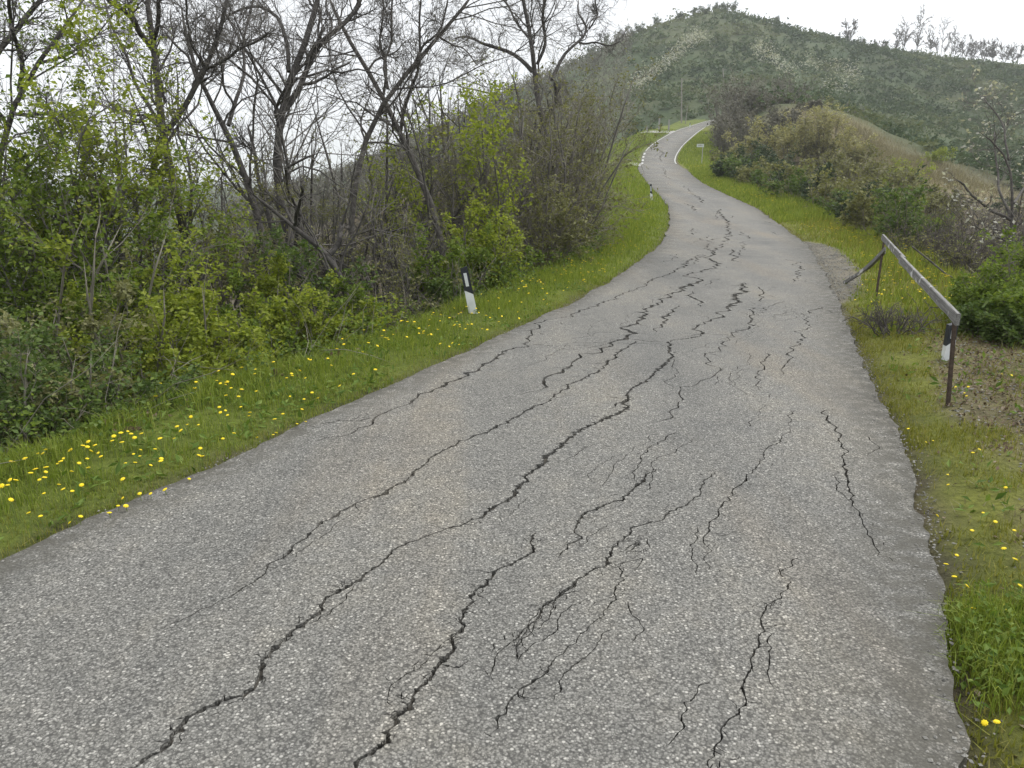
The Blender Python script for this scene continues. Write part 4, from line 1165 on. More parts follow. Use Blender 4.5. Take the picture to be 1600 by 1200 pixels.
# dry clump at the foot of the far barrier post, and a fallen branch
b_, _t = hit([1400], [520])
shrub('dry_clump', 'clump of dry dead stems at the foot of the plank barrier', 'shrub', b_[0, 0], b_[0, 1], 0.34, 1.7, 30, 801, 'twig_dark', 'twig_dark', (5, 4, 0), None, None, -0.05, (0, 0), 0.2, 0.003)
fb = at(np.array([1425, 1450, 1478, 1500, 1535]), np.array([385, 405, 428, 440, 452]), np.array([12.2, 12.0, 11.8, 11.7, 11.6]))
m_ = MB(); m_.tube(fb - fb[0], [.012, .014, .013, .01, .005], 6)
fo = link('fallen_branch', m_.mesh('fallen_branch', 'bark_grey'), None, fb[0]); tag(fo, 'broken dead branch hanging over the brambles behind the plank', 'branch')

# ------------------------------------------------------------------ hillside scrub
def hillside():
    rng = np.random.default_rng(401)
    n = 12800
    u = rng.uniform(-0.36, 1.2, n); r = np.sqrt(rng.uniform(70 ** 2, 335 ** 2, n))
    phi = np.arctan(u * 1.0); x, y = r * np.sin(phi), r * np.cos(phi)
    d = np.maximum(off_left(x, y), off_right(x, y))
    ok = (d > 9) | (y > 156)
    spd = np.full(n, 1e9)
    sp = at(np.array([1290, 1350, 1430, 1490]), np.array([186, 213, 245, 275]), np.array([89, 83, 75, 67.]))
    for i in range(3):
        a, b = sp[i, :2], sp[i + 1, :2]; ab = b - a
        tt = np.clip(((x - a[0]) * ab[0] + (y - a[1]) * ab[1]) / (ab @ ab), 0, 1)
        spd = np.minimum(spd, np.hypot(x - a[0] - tt * ab[0], y - a[1] - tt * ab[1]))
    ok &= spd > 9
    # grassy clearings
    clear = fbm(x / 26, y / 26, 411, 3)
    ok &= clear < rng.uniform(0.6, 0.9, n)
    x, y, r = x[ok], y[ok], r[ok]
    z = ground(x, y)
    px = 800 + FPX * x / (y * CP - (z - CAM_H) * SP)
    kind = fbm(x / 18, y / 18, 421, 3)
    bare = np.where(px < 985, 0.85, np.where(px < 1180, 0.25, 0.3)) > (0.25 + kind * 0.9)
    zero = np.zeros(3)
    first = None
    for isb, mat, nm in ((False, 'scrub_mix', 'hillside_scrub'), (True, 'scrub_bare', 'hillside_wood')):
        sel = np.where(bare == isb)[0]
        m = len(sel)
        hgt = rng.uniform(0.9, 2.2, m) if not isb else rng.uniform(2.2, 4.6, m)
        rad = rng.uniform(0.8, 1.9, m) if not isb else rng.uniform(1.0, 1.9, m)
        bigs = np.where(rng.uniform(0, 1, m) < .09, rng.uniform(1.5, 2.3, m), 1.0); hgt = hgt * bigs; rad = rad * bigs ** .6
        cnt = np.clip((24 * (160 / r[sel]) ** 0.8), 11, 32).astype(int)
        idx = np.repeat(np.arange(m), cnt); N = len(idx)
        q = unit(rng.normal(size=(N, 3))) * rng.uniform(0.35, 1, (N, 1)) ** .5
        q[:, 2] = np.abs(q[:, 2])
        P = np.c_[x[sel][idx] + q[:, 0] * rad[idx], y[sel][idx] + q[:, 1] * rad[idx], z[sel][idx] + q[:, 2] * hgt[idx] - 0.15]
        size = (0.30 + 0.0017 * r[sel][idx]) * rng.uniform(.7, 1.5, N)
        V, F, t = leaf_cards(P, size, rng, 0.55 if not isb else 0.3, -1.0 if isb else 0, 0.2, True)
        base = np.clip(0.5 + (fbm(x[sel] / 11, y[sel] / 11, 431, 3) - .5) * 1.6 + rng.normal(0, .14, m), 0, 1)
        t = np.clip(np.repeat(base[idx], 3) + (t - .5) * 0.32, 0, 1)
        o = put_leaves(nm, [(V, F, t)], mat, None, zero)
        tag(o, 'low green and grey scrub spread over the hillside' if not isb else 'leafless grey brown wood covering the shoulder of the hill', 'scrub' if not isb else 'wood', None, 'stuff')
    # bands of whitish blossom scrub down two gullies
    parts = []
    for line, wdt, nn in ([(990, 146), (1010, 130), (1035, 110), (1050, 97), (1070, 78), (1085, 66), (1108, 62)], 4.5, 240), ([(1182, 80), (1195, 92), (1212, 100), (1228, 115), (1240, 126)], 6.0, 90), ([(1250, 110), (1300, 112), (1340, 118)], 5.0, 60), ([(1335, 128), (1290, 140), (1330, 150)], 6.0, 30):
        ln = np.array(line, float)
        f = rng.uniform(0, len(ln) - 1, nn); i = np.minimum(f.astype(int), len(ln) - 2); fr = (f - i)[:, None]
        pp = ln[i] * (1 - fr) + ln[i + 1] * fr + rng.normal(0, wdt, (nn, 2))
        H, tt = hit(pp[:, 0], pp[:, 1])
        idx = np.repeat(np.arange(nn), 9)
        P = H[idx] + rng.normal(0, 0.95, (len(idx), 3)) + np.array([0, 0, 1.3])
        parts.append(leaf_cards(P, rng.uniform(.25, .55, len(idx)), rng, 0.6, 0, 0.3, True))
    o = put_leaves('blossom_scrub', parts, 'blossom', None, zero)
    tag(o, 'whitish blossoming scrub running down the gullies of the hill', 'scrub', None, 'stuff')
    # dry grass on the spur
    nn = 14000
    f = rng.uniform(0, 3, nn); i = f.astype(int); fr = (f - i)[:, None]
    c = sp[i, :2] * (1 - fr) + sp[np.minimum(i + 1, 3), :2] * fr + rng.normal(0, 3.2, (nn, 2))
    zz = ground(c[:, 0], c[:, 1])
    V, F, t = blades(np.c_[c, zz], rng.uniform(.25, .6, nn), np.full(nn, .06), rng, 0.35, 1)
    o = put_leaves('dry_grass', [(V, F, t)], 'grass_dry', None, zero)
    tag(o, 'tan dry grass covering the bare spur of the hill', 'grass', None, 'stuff')

def blades(p, h, w, rng, lean, seg):
    n = len(p)
    a = rng.uniform(0, 2 * np.pi, n); out = np.c_[np.cos(a), np.sin(a), np.zeros(n)]
    b = rng.uniform(0, 2 * np.pi, n); sd_ = np.c_[np.cos(b), np.sin(b), np.zeros(n)] * (w / 2)[:, None]
    ln = np.abs(rng.normal(0, lean, n))[:, None]
    up = np.array([0, 0, 1.0])
    h = h[:, None]
    tip = p + up * h * np.sqrt(np.clip(1 - ln ** 2 * .5, .2, 1)) + out * h * ln
    base = p - up * 0.01
    if seg == 1:
        V = np.stack([base - sd_, base + sd_, tip], 1).reshape(-1, 3)
        F = np.arange(n * 3).reshape(-1, 3)
        t = np.repeat(np.clip(rng.beta(2, 2.2, n), 0, 1), 3)
        return V, F, t
    mid = p + up * h * .55 + out * h * ln * .28
    V = np.stack([base - sd_, base + sd_, mid - sd_ * .8, mid + sd_ * .8, tip], 1).reshape(-1, 3)
    q = np.arange(n)[:, None] * 5
    F = np.concatenate([q + np.array([0, 1, 3]), q + np.array([0, 3, 2]), q + np.array([2, 3, 4])], 0)
    t = np.repeat(np.clip(rng.beta(2, 2.2, n), 0, 1), 5)
    return V, F, t
hillside()

# trees and bushes on the skyline, one by one
def ridge(px):
    t = np.linspace(150, 380, 240)
    u = (px - 800) / FPX
    best = None
    x = u * t; 
    # azimuth fixed by the pixel column near the skyline row (about row 70)
    dy = CP - (70 - 600) / FPX * SP
    y = dy * t
    z = ground(x, y)
    i = np.argmax((z - CAM_H) / t)
    return np.array([x[i], y[i], z[i]]), t[i]
rid = 0
for px, hpx, w, kind in [(1325, 32, 5.5, 'oval'), (1398, 34, 4.5, 'tall'), (1412, 58, 5, 'tall'), (1434, 62, 6, 'tall'), (1455, 40, 5, 'tall'), (1472, 52, 7, 'tall'), (1491, 44, 5, 'tall'), (1508, 34, 6, 'wood'), (1524, 32, 6, 'wood'), (1540, 30, 6, 'wood'), (1556, 32, 6, 'wood'), (1572, 30, 6, 'wood'), (1590, 28, 6, 'wood'), (1383, 18, 4, 'wood'), (1366, 14, 4, 'wood'),
                         (1210, 12, 2.5, 'bush'), (1026, 14, 3, 'bush'), (1060, 10, 3.5, 'bush'), (1086, 13, 4, 'bush'), (1100, 10, 4, 'bush'), (1115, 10, 4, 'bush'), (1130, 16, 3, 'bush'), (1141, 15, 3, 'bush'), (985, 18, 4, 'bush'), (1000, 14, 3, 'bush'), (965, 20, 5, 'bush'), (945, 20, 5, 'bush'), (925, 18, 5, 'bush'), (1345, 14, 5, 'bush')]:
    p, t = ridge(px); h = hpx / FPX * t * 1.05; rid += 1
    if kind == 'bush':
        shrub('skyline_bush', 'small dark bush breaking the skyline of the hill', 'shrub', p[0], p[1], h, w, 7, 900 + rid, 'twig_brown', 'twig_brown', (7, 5, 0), (500, 0.38, 'scrub_mix'), 'bushes along the hilltop', 0.1, (0, 0), 0.14, 0.03)
    else:
        lab = {'oval': 'lone oval bare tree on the ridge beside the gap in the skyline', 'tall': 'tall bare tree in the clump on the ridge skyline', 'wood': 'bare tree in the low wood along the ridge skyline'}[kind]
        shrub('ridge_tree', lab, 'tree', p[0], p[1], h, w, 3 if kind == 'tall' else 6, 900 + rid, 'bark_grey', 'twig_dark', (11, 8, 0), (170, 0.36, 'scrub_bare'), None if kind == 'oval' else 'trees along the ridge', 0.1, (0, 0), 0.16, 0.075, None, 0.28)

# ------------------------------------------------------------------ grass
def verge_grass():
    rng = np.random.default_rng(601)
    zero = np.zeros(3)
    def zone(side, n, y0, y1, d0, d1, h, w, seg, mat, lean=0.45, ypow=1.0, dens=None, seed=0):
        y = y0 + (y1 - y0) * rng.uniform(0, 1, n) ** ypow
        d = d0 + (d1 - d0) * rng.uniform(0, 1, n)
        x = left_pos(y, d) if side == 'L' else right_pos(y, d)
        keep = np.ones(n, bool)
        if dens is not None: keep = fbm(x * dens[0], y * dens[0], 611 + seed, 3) > rng.uniform(dens[1], dens[2], n)
        if side == 'R': keep &= (lay_by_mask(x, y) < rng.uniform(0.1, 1, n)) & (litter_mask(x, y) < rng.uniform(0.15, 1.15, n))
        x, y, d = x[keep], y[keep], d[keep]
        z = ground(x, y)
        hh = h(d, y) * rng.uniform(.5, 1.25, len(x)) * (0.55 + 0.9 * fbm(x * 2.2, y * 2.2, 621 + seed, 2))
        return mat, blades(np.c_[x, y, z], hh, w * rng.uniform(.7, 1.4, len(x)) * np.clip(y / y0 if y0 > 3 else 1, 1, 1.6), rng, lean, seg)
    L = []
    L.append(zone('L', 42000, 1.6, 13, -0.02, 1.22, lambda d, y: 0.03 + 0.12 * sstep(.1, .9, d), .0045, 2, 'grass_blade', .6, 1.35, (2.2, .2, .6), 1))
    L.append(zone('L', 34000, 12, 32, 0.0, 3.3, lambda d, y: 0.07 + 0.14 * sstep(.05, 1.2, d), .010, 1, 'grass_blade', .45, 1.3, (1.5, .1, .5), 2))
    L.append(zone('L', 19000, 30, 80, 0.05, 5.2, lambda d, y: 0.16 + 0.2 * sstep(.1, 1.5, d), .028, 1, 'grass_blade', .4, 1.2, None, 3))
    L.append(zone('L', 12000, 82, 128, 0.3, 8.5, lambda d, y: 0.25 + 0 * d, .06, 1, 'grass_blade', .4, 1, None, 4))
    L.append(zone('L', 9000, 1.6, 13, -0.04, 0.35, lambda d, y: 0.035 + 0 * d, .004, 1, 'grass_moss', .6, 1.2, None, 5))
    Rr = []
    Rr.append(zone('R', 44000, 0.7, 9, -0.04, 1.1, lambda d, y: 0.036 + 0.02 * d, .0075, 1, 'grass_moss', .8, 1.2, (2.2, .3, .66), 6))
    Rr.append(zone('R', 7000, 0.8, 8, 0.15, 2.2, lambda d, y: 0.055 + 0 * d, .006, 1, 'grass_dry', 1.6, 1.2, (1.4, .3, .66), 13))
    Rr.append(zone('R', 36000, 1.2, 10, 1.0, 3.6, lambda d, y: 0.05 + 0.2 * sstep(1.1, 1.9, d), .005, 1, 'grass_blade', .55, 1.2, (1.0, .12, .5), 7))
    Rr.append(zone('R', 15000, 8, 30, 0.2, 2.8, lambda d, y: 0.10 + 0.12 * sstep(.2, 1.4, d), .010, 1, 'grass_blade', .5, 1.3, (1.0, .2, .6), 12))
    Rr.append(zone('R', 17000, 8, 30, 0.05, 2.4, lambda d, y: 0.06 + 0.12 * sstep(.2, 1.4, d), .010, 1, 'grass_moss', .5, 1.3, (1.3, .1, .55), 8))
    Rr.append(zone('R', 18000, 26, 64, 0.05, 2.5, lambda d, y: 0.14 + 0.16 * sstep(.1, 1.3, d), .028, 1, 'grass_blade', .4, 1.2, None, 9))
    Rr.append(zone('R', 13000, 64, 125, 0.2, 6.5, lambda d, y: 0.25 + 0 * d, .06, 1, 'grass_blade', .4, 1, None, 10))
    Rr.append(zone('R', 5000, 4, 14, 0.9, 2.4, lambda d, y: 0.09 + 0 * d, .004, 2, 'grass_dry', .8, 1, (1.5, .3, .7), 11))
    # lush clump spilling over the edge
    cl, tt = hit([1500, 1530, 1560, 1590, 1545, 1585, 1625, 1600, 1520], [985, 975, 1000, 970, 1050, 1090, 1010, 1050, 1020])
    n = 3000
    i = rng.integers(0, len(cl), n); q = cl[i] + rng.normal(0, .075, (n, 3)) * np.array([1, 1, 0]); q = q[off_right(q[:, 0], q[:, 1]) > -.01]; n = len(q); q[:, 2] = ground(q[:, 0], q[:, 1])
    Rr.append(('grass_blade', blades(q, rng.uniform(.03, .13, n), np.full(n, .0038), rng, .7, 2)))
    for side, Z, lab in (('L', L, 'lush green grass on the verge under the bare trees'), ('R', Rr, 'short mossy grass on the verge along the plank barrier')):
        root = None
        for m in ('grass_blade', 'grass_moss', 'grass_dry'):
            ps = [b for mm, b in Z if mm == m]
            if not ps: continue
            o = put_leaves('verge_grass', ps, m, root, zero)
            if root is None: root = o; tag(o, lab, 'grass', None, 'stuff')
            else: o['kind'] = 'stuff'
        # broad weed leaves
        n = 5200 if side == 'L' else 3600
        y = 1.4 + 11 * rng.uniform(0, 1, n) ** 1.5; d = rng.uniform(.08, 1.25, n) if side == 'L' else rng.uniform(.15, 2.6, n)
        x = left_pos(y, d) if side == 'L' else right_pos(y, d)
        kp = fbm(x * 2.5, y * 2.5, 655, 2) > rng.uniform(.35, .65, n)
        x, y = x[kp], y[kp]
        P = np.c_[x, y, ground(x, y) + rng.uniform(.005, .06, len(x))]
        parts = [leaf_cards(P, rng.uniform(.03, .085, len(x)), rng, .38, -.1, 1.0)]
        if side == 'R':
            n = 700; i = rng.integers(0, len(cl), n); q = cl[i] + rng.normal(0, .09, (n, 3)) * np.array([1, 1, 0]); q = q[off_right(q[:, 0], q[:, 1]) > .03]; n = len(q); q[:, 2] = ground(q[:, 0], q[:, 1]) + rng.uniform(.01, .09, n)
            parts.append(leaf_cards(q, rng.uniform(.015, .045, n), rng, .5, -.2, .9))
        o = put_leaves('weed_leaves', parts, 'weed_leaf', root, zero); o['kind'] = 'stuff'
    # litter and grit
    n = 13000
    y = 1.2 + 7.5 * rng.uniform(0, 1, n) ** 1.1; d = np.abs(rng.normal(.95, .45, n)) + .05; x = right_pos(y, d)
    kp = litter_mask(x, y) + .12 > rng.uniform(0, 1, n); x, y = x[kp], y[kp]
    P = np.c_[x, y, ground(x, y) + .008]
    V, F, t = leaf_cards(P, rng.uniform(.012, .045, len(x)), rng, .5, 0, 2.5)
    o = put_leaves('leaf_litter', [(V, F, t)], 'leaf_litter', None, zero)
    tag(o, 'brown leaf litter strewn along the foot of the plank barrier', 'litter', None, 'stuff')
    # stones: on the lay-by, along the crumbling edge and in the litter
    pts = []
    y = rng.uniform(10.5, 19.8, 2200); d = rng.uniform(-.02, .85, 2200); x = right_pos(y, d); kp = lay_by_mask(x, y) > .3; pts.append(np.c_[x, y, np.full(len(x), .013)][kp])
    y = .8 + 9 * rng.uniform(0, 1, 1500) ** 1.2; d = rng.normal(.0, .05, 1500); x = right_pos(y, d); pts.append(np.c_[x, y, np.full(len(x), .006)])
    y = 1 + 8 * rng.uniform(0, 1, 4200); d = rng.uniform(.3, 1.9, 4200); x = right_pos(y, d); kp = litter_mask(x, y) + .06 > rng.uniform(0, 1, 4200); x, y = x[kp], y[kp]; pts.append(np.c_[x, y, np.full(len(x), .009)])
    y = 1.6 + 10 * rng.uniform(0, 1, 400); d = rng.normal(.02, .03, 400); x = left_pos(y, d); pts.append(np.c_[x, y, np.full(len(x), .005)])
    A = np.vstack(pts); n = len(A)
    dd = np.maximum(off_left(A[:, 0], A[:, 1]), off_right(A[:, 0], A[:, 1]))
    zz = np.where(dd < 0.02, road_z(A[:, 0], A[:, 1]), ground(A[:, 0], A[:, 1]))
    s = A[:, 2] * rng.uniform(.5, 1.6, n)
    octa = np.array([[1, 0, 0], [0, 1, 0], [-1, 0, 0], [0, -1, 0], [0, 0, .7], [0, 0, -.7]])
    V = octa[None] * s[:, None, None] * rng.uniform(.6, 1.2, (n, 6, 1)); a = rng.uniform(0, 6.28, n)
    c_, s_ = np.cos(a)[:, None], np.sin(a)[:, None]
    V = np.stack([V[..., 0] * c_ - V[..., 1] * s_, V[..., 0] * s_ + V[..., 1] * c_, V[..., 2]], -1) + np.stack([A[:, 0], A[:, 1], zz + s * .25], -1)[:, None]
    f = np.array([[0, 1, 4], [1, 2, 4], [2, 3, 4], [3, 0, 4], [1, 0, 5], [2, 1, 5], [3, 2, 5], [0, 3, 5]])
    F = (np.arange(n)[:, None, None] * 6 + f[None]).reshape(-1, 3)
    o = link('gravel', mesh_from('gravel', V.reshape(-1, 3), [F], 'stone_grey')); tag(o, 'loose grey gravel along the crumbling road edge and lay-by', 'gravel', None, 'stuff')
verge_grass()

# ------------------------------------------------------------------ dandelions
def dandelions():
    rng = np.random.default_rng(701)
    z0 = [(60,395),(120,380),(125,360),(190,355),(228,330),(215,357),(228,405),(228,433),(225,478),(200,498),(220,550),(180,440),(155,455),(295,505),(317,534),(360,527),(410,520),(310,405),(285,380),(315,360),(355,340),(350,327),(355,418),(395,390),(435,368),(440,280),(440,410),(455,335),(438,318),(475,305),(490,340),(503,352),(415,310),(570,268),(562,292),(605,250),(608,278),(655,243),(672,262),(707,248),(640,245),(300,380),(667,348),(705,340),(700,366),(676,395),(627,390),(775,322),(800,275),(805,360),(803,378),(753,400),(872,286),(905,242),(885,211),(937,208),(955,174),(992,202),(1003,335),(1012,367),(998,382),(1097,117),(1127,130),(1103,154),(1138,160),(1130,60),(1205,127),(1250,150),(1245,165),(1373,173),(1415,155),(1510,122),(1450,63),(1380,236),(1365,245),(1285,257),(1170,245),(1112,248),(945,467),(825,532),(753,550),(700,562),(615,580),(590,607),(630,614),(547,648),(405,673),(347,690),(203,662),(145,658),(60,606),(40,515),(10,517),(80,485),(50,480),(615,483),(1530,202),(1485,192),(1590,73),(1520,72)]
    left = np.array([(x / 3.2, 600 + y / 3.2) for x, y in z0])
    z8 = [(612,206),(614,235),(577,340),(732,338),(840,390),(803,458),(845,475),(608,500),(634,557),(646,462),(676,597),(697,660),(740,650),(812,637),(822,657),(739,1045),(780,1044),(478,44),(540,85),(563,85),(700,118),(720,120),(860,580),(808,258),(776,360),(696,390)]
    right = np.array([(1200 + x / 2.1825, 650 + y / 2.1825) for x, y in z8] + [(1493, 605), (1513, 603), (1507, 614), (1510, 620), (1565, 587), (1581, 585), (1597, 586)])
    H1, t1 = hit(left[:, 0], left[:, 1], 0.10); H2, t2 = hit(right[:, 0], right[:, 1], 0.05)
    # petals and stem, shared by all copies
    def head():
        n = 16; V = [(0, 0, .0065)]
        V += [(.011 * math.cos(2 * math.pi * i / n), .011 * math.sin(2 * math.pi * i / n), .0055) for i in range(n)]
        V += [((.0175 if i % 2 else .0140) * math.cos(2 * math.pi * i / n), (.0175 if i % 2 else .0140) * math.sin(2 * math.pi * i / n), .0015 if i % 2 else .0) for i in range(n)]
        V += [(0, 0, -.006)]
        F = []
        for i in range(n):
            j = (i + 1) % n
            F += [(0, 1 + i, 1 + j), (1 + i, 1 + n + i, 1 + n + j), (1 + i, 1 + n + j, 1 + j), (1 + 2 * n, 1 + n + j, 1 + n + i)]
        return mesh_from('flower_head', V, [np.array(F)], 'petal_yellow')
    hm = head()
    stems = {}
    for L_ in (.05, .08, .11, .14, .18, .22):
        sm_ = MB(); sm_.tube([(0.006, 0, -L_ - .03), (0.009, 0.005, -L_ * .5), (0, 0, 0)], [.0022, .002, .0025], 4); stems[L_] = sm_.mesh('stem', 'stem_green')
    def put(p, hgt, sc, label, group):
        o = link('dandelion', stems[min(stems, key=lambda q: abs(q * sc - hgt))], None, (p[0], p[1], p[2] + hgt)); o.scale = (sc, sc, sc); o.rotation_euler = (0, 0, rng.uniform(0, 6))
        tag(o, label, 'flower', group)
        c = link('flower_head', hm, o)
        c.rotation_euler = (rng.normal(0, .28), rng.normal(0, .28), rng.uniform(0, 6))
    for p, t in zip(H1, t1): put(p, max(0.10 + rng.normal(0, .012), .05), rng.uniform(.5, .88), 'yellow dandelion in the lush grass below the bare trees', 'dandelions in the lush verge')
    for p, t in zip(H2, t2): put(p, max(0.05 + rng.normal(0, .01), .03), rng.uniform(.42, .68), 'yellow dandelion in the mossy verge by the plank barrier', 'dandelions in the mossy verge')
    # farther flowers along both verges
    far = []
    n = 1300
    y = 5.2 + 64 * rng.uniform(0, 1, n) ** 1.6; d = np.clip(rng.normal(.55, .3, n) + .7 * sstep(14, 30, y) * rng.uniform(0, 2.2, n), .08, 3.5); x = left_pos(y, d)
    kp = fbm(x * .7, y * .7, 711, 3) > rng.uniform(.2, .8, n); far.append(np.c_[x, y, np.zeros(n)][kp])
    n = 1700
    y = 9 + 62 * rng.uniform(0, 1, n) ** 1.2; d = np.clip(rng.normal(1.15, .5, n), .15, 3); x = right_pos(y, d)
    kp = (fbm(x * .7, y * .7, 713, 3) > rng.uniform(.3, .65, n)) & (lay_by_mask(x, y) < .2); far.append(np.c_[x, y, np.ones(n)][kp])
    A = np.vstack(far); A = A[np.argsort(np.hypot(A[:, 0], A[:, 1]))]
    m = 300 - len(H1) - len(H2)
    for x, y, sd_ in A[:m]:
        put((x, y, float(ground(x, y))), rng.uniform(.08, .16) if not sd_ else rng.uniform(.1, .2), rng.uniform(.6, .95),
            'small dandelion beyond the leaning delineator post' if not sd_ else 'small dandelion beyond the plank barrier', 'smaller dandelions farther up the verge')
    B = A[m:]; zz = ground(B[:, 0], B[:, 1]) + rng.uniform(.1, .24, len(B))
    c0 = np.c_[B[:, :2], zz]; r = rng.uniform(.012, .02, len(B)) * np.clip(B[:, 1] / 25, 1, 1.5)
    a = np.arange(6) * math.pi / 3
    V = c0[:, None, :] + np.stack([np.cos(a), np.sin(a), np.zeros(6)], -1)[None] * r[:, None, None]; V[:, ::2, 2] += (r * .5)[:, None]
    F = np.arange(len(B) * 6).reshape(-1, 6)
    o = link('far_dandelions', mesh_from('far_dandelions', V.reshape(-1, 3), [F], 'petal_yellow')); tag(o, 'tiny yellow flowers sprinkled along both verges up to the bend', 'flowers', None, 'stuff')
dandelions()

# ------------------------------------------------------------------ roadside furniture
def delineator(px, py, t, H, W, yaw, lean, label, slant=1, base_off=0.0, cap=0.36):
    p = at(px, py, t); gz = float(ground(p[0], p[1])) if base_off is not None else p[2]
    o = thing('delineator_post', label, 'marker post', (p[0], p[1], gz - 0.03), 'delineator posts along the road')
    o.rotation_euler = (0, lean, yaw)
    D = 0.035; w0, w1 = W / 2, W / 2 * 0.86
    zl, zr_ = H - cap - 0.03 * slant, H - cap + 0.03 * slant
    def wd(z): return w0 + (w1 - w0) * z / H
    def quad(zL, zR): return [(-wd(zL), -D, zL), (wd(zR), -D, zR), (wd(zR) * .6, D, zR), (-wd(zL) * .6, D, zL)]
    m = MB(); m.hexa(quad(0, 0), quad(zr_ if slant > 0 else zl, zl if slant > 0 else zr_)) if False else m.hexa(quad(0, 0), quad(zl, zr_))
    link('lower_body', m.mesh('lower_body', 'plastic_white'), o)
    m = MB(); m.hexa(quad(zl + .001, zr_ + .001), quad(H - .012, H)); bl = link('black_band', m.mesh('black_band', 'plastic_black'), o)
    m = MB(); m.box((0.0, -D - .002, H - cap * .5), (W * .36, .008, cap * .52)); link('reflector', m.mesh('reflector', 'reflector'), bl)
    return o
delineator(741, 490, 9.3, 0.60, 0.105, math.radians(-8), math.radians(-11), 'black and white delineator post leaning in the grass below the bare trees', -1, 0, .31)
delineator(1019, 301, 33, 0.80, 0.105, math.radians(-5), math.radians(-6), 'delineator post standing in the grass on the inside of the bend', -1, 0, .40)
delineator(1478, 560, 6.9, 0.36, 0.092, math.radians(4), math.radians(1), 'black and white delineator post half hidden behind the rusty barrier post', 1, 0, .17)
delineator(1078, 195, 126, 0.8, 0.16, 0, 0, 'tiny delineator post beside the road near the utility pole', 1, 0, .3)

def barrier():
    (b1, b2), tb = hit([1482, 1369], [634, 466])
    t1, t2 = tb
    top1, top2 = at(1494, 489, t1 * 0.985), at(1383, 368, t2)
    root = thing('plank_barrier', 'weathered plank barrier on two rusty steel posts along the verge', 'barrier', tuple(b1))
    o0 = np.array(b1)
    for b, tp in ((b1, top1), (b2, top2)):
        m = MB(); ax = (tp - b); ax = ax / np.linalg.norm(ax); s = np.array([1, 0.2, 0]); s = s - ax * (s @ ax); s /= np.linalg.norm(s); f = np.cross(ax, s)
        lo, hi = b - o0 - ax * .15, tp - o0 + ax * 0.01
        for (a0, a1, c0, c1) in ((-.012, .012, -.003, .003), (-.012, -.007, .003, .016)):      # angle iron
            cor = [(a0, c0), (a1, c0), (a1, c1), (a0, c1)]
            m.hexa([lo + s * a + f * c for a, c in cor], [hi + s * a + f * c for a, c in cor])
        link('post', m.mesh('post', 'rusty_steel'), root)
    # planks butt at a joint; each a bevelled, slightly bowed board
    A, B = at(1380, 366, t2 * .985), at(1497, 489, t1 * .97)
    J = A + (B - A) * 0.42
    from mathutils import Matrix
    def plank(p, q, hgt, thick, name, parent, origin, extra=0.02, sag=0.0):
        ax = Vector(q - p); L = ax.length; ax.normalize()
        up = Vector((0, 0, 1)); up = (up - ax * up.dot(ax)).normalized(); nn = ax.cross(up)
        m = MB(); n = 10; V = []; F = []
        for i in range(n + 1):
            x = -extra + (L + 2 * extra) * i / n; s = -sag * math.sin(math.pi * i / n)
            e = random.uniform(-.006, .006)
            V += [(x, -thick / 2, -hgt + s + e), (x, thick / 2, -hgt + s + e), (x, thick / 2, s), (x, -thick / 2, s)]
        for i in range(n):
            b = i * 4
            for j in range(4): F.append((b + j, b + (j + 1) % 4, b + 4 + (j + 1) % 4, b + 4 + j))
        F.append((3, 2, 1, 0)); F.append((n * 4, n * 4 + 1, n * 4 + 2, n * 4 + 3))
        m.add(V, F)
        o = link(name, m.mesh(name, 'weathered_board', 0.004), parent)
        M = Matrix((ax, nn, up)).transposed().to_4x4(); M.translation = Vector(p - origin)
        o.matrix_local = M
        return o
    plank(A, J + (B - A) * .02, .078, .028, 'plank', root, o0, 0.03)
    plank(J - np.array([.03, .015, 0]), B, .08, .03, 'plank', root, o0, 0.03)
    g, _ = hit([1318], [441])
    C = at(1383, 386, t2 * .99)
    fr = thing('broken_plank', 'broken grey plank propped from the barrier post down to the gravel', 'plank', tuple(g[0]))
    plank(C, g[0] + np.array([0, 0, .02]), .06, .025, 'board', fr, g[0], 0.0, .05)
    plank(C + np.array([.03, .05, -.06]), g[0] + (C - g[0]) * .35 + np.array([.06, .06, -.05]), .03, .022, 'splinter', fr, g[0], 0.0, .03)
barrier()

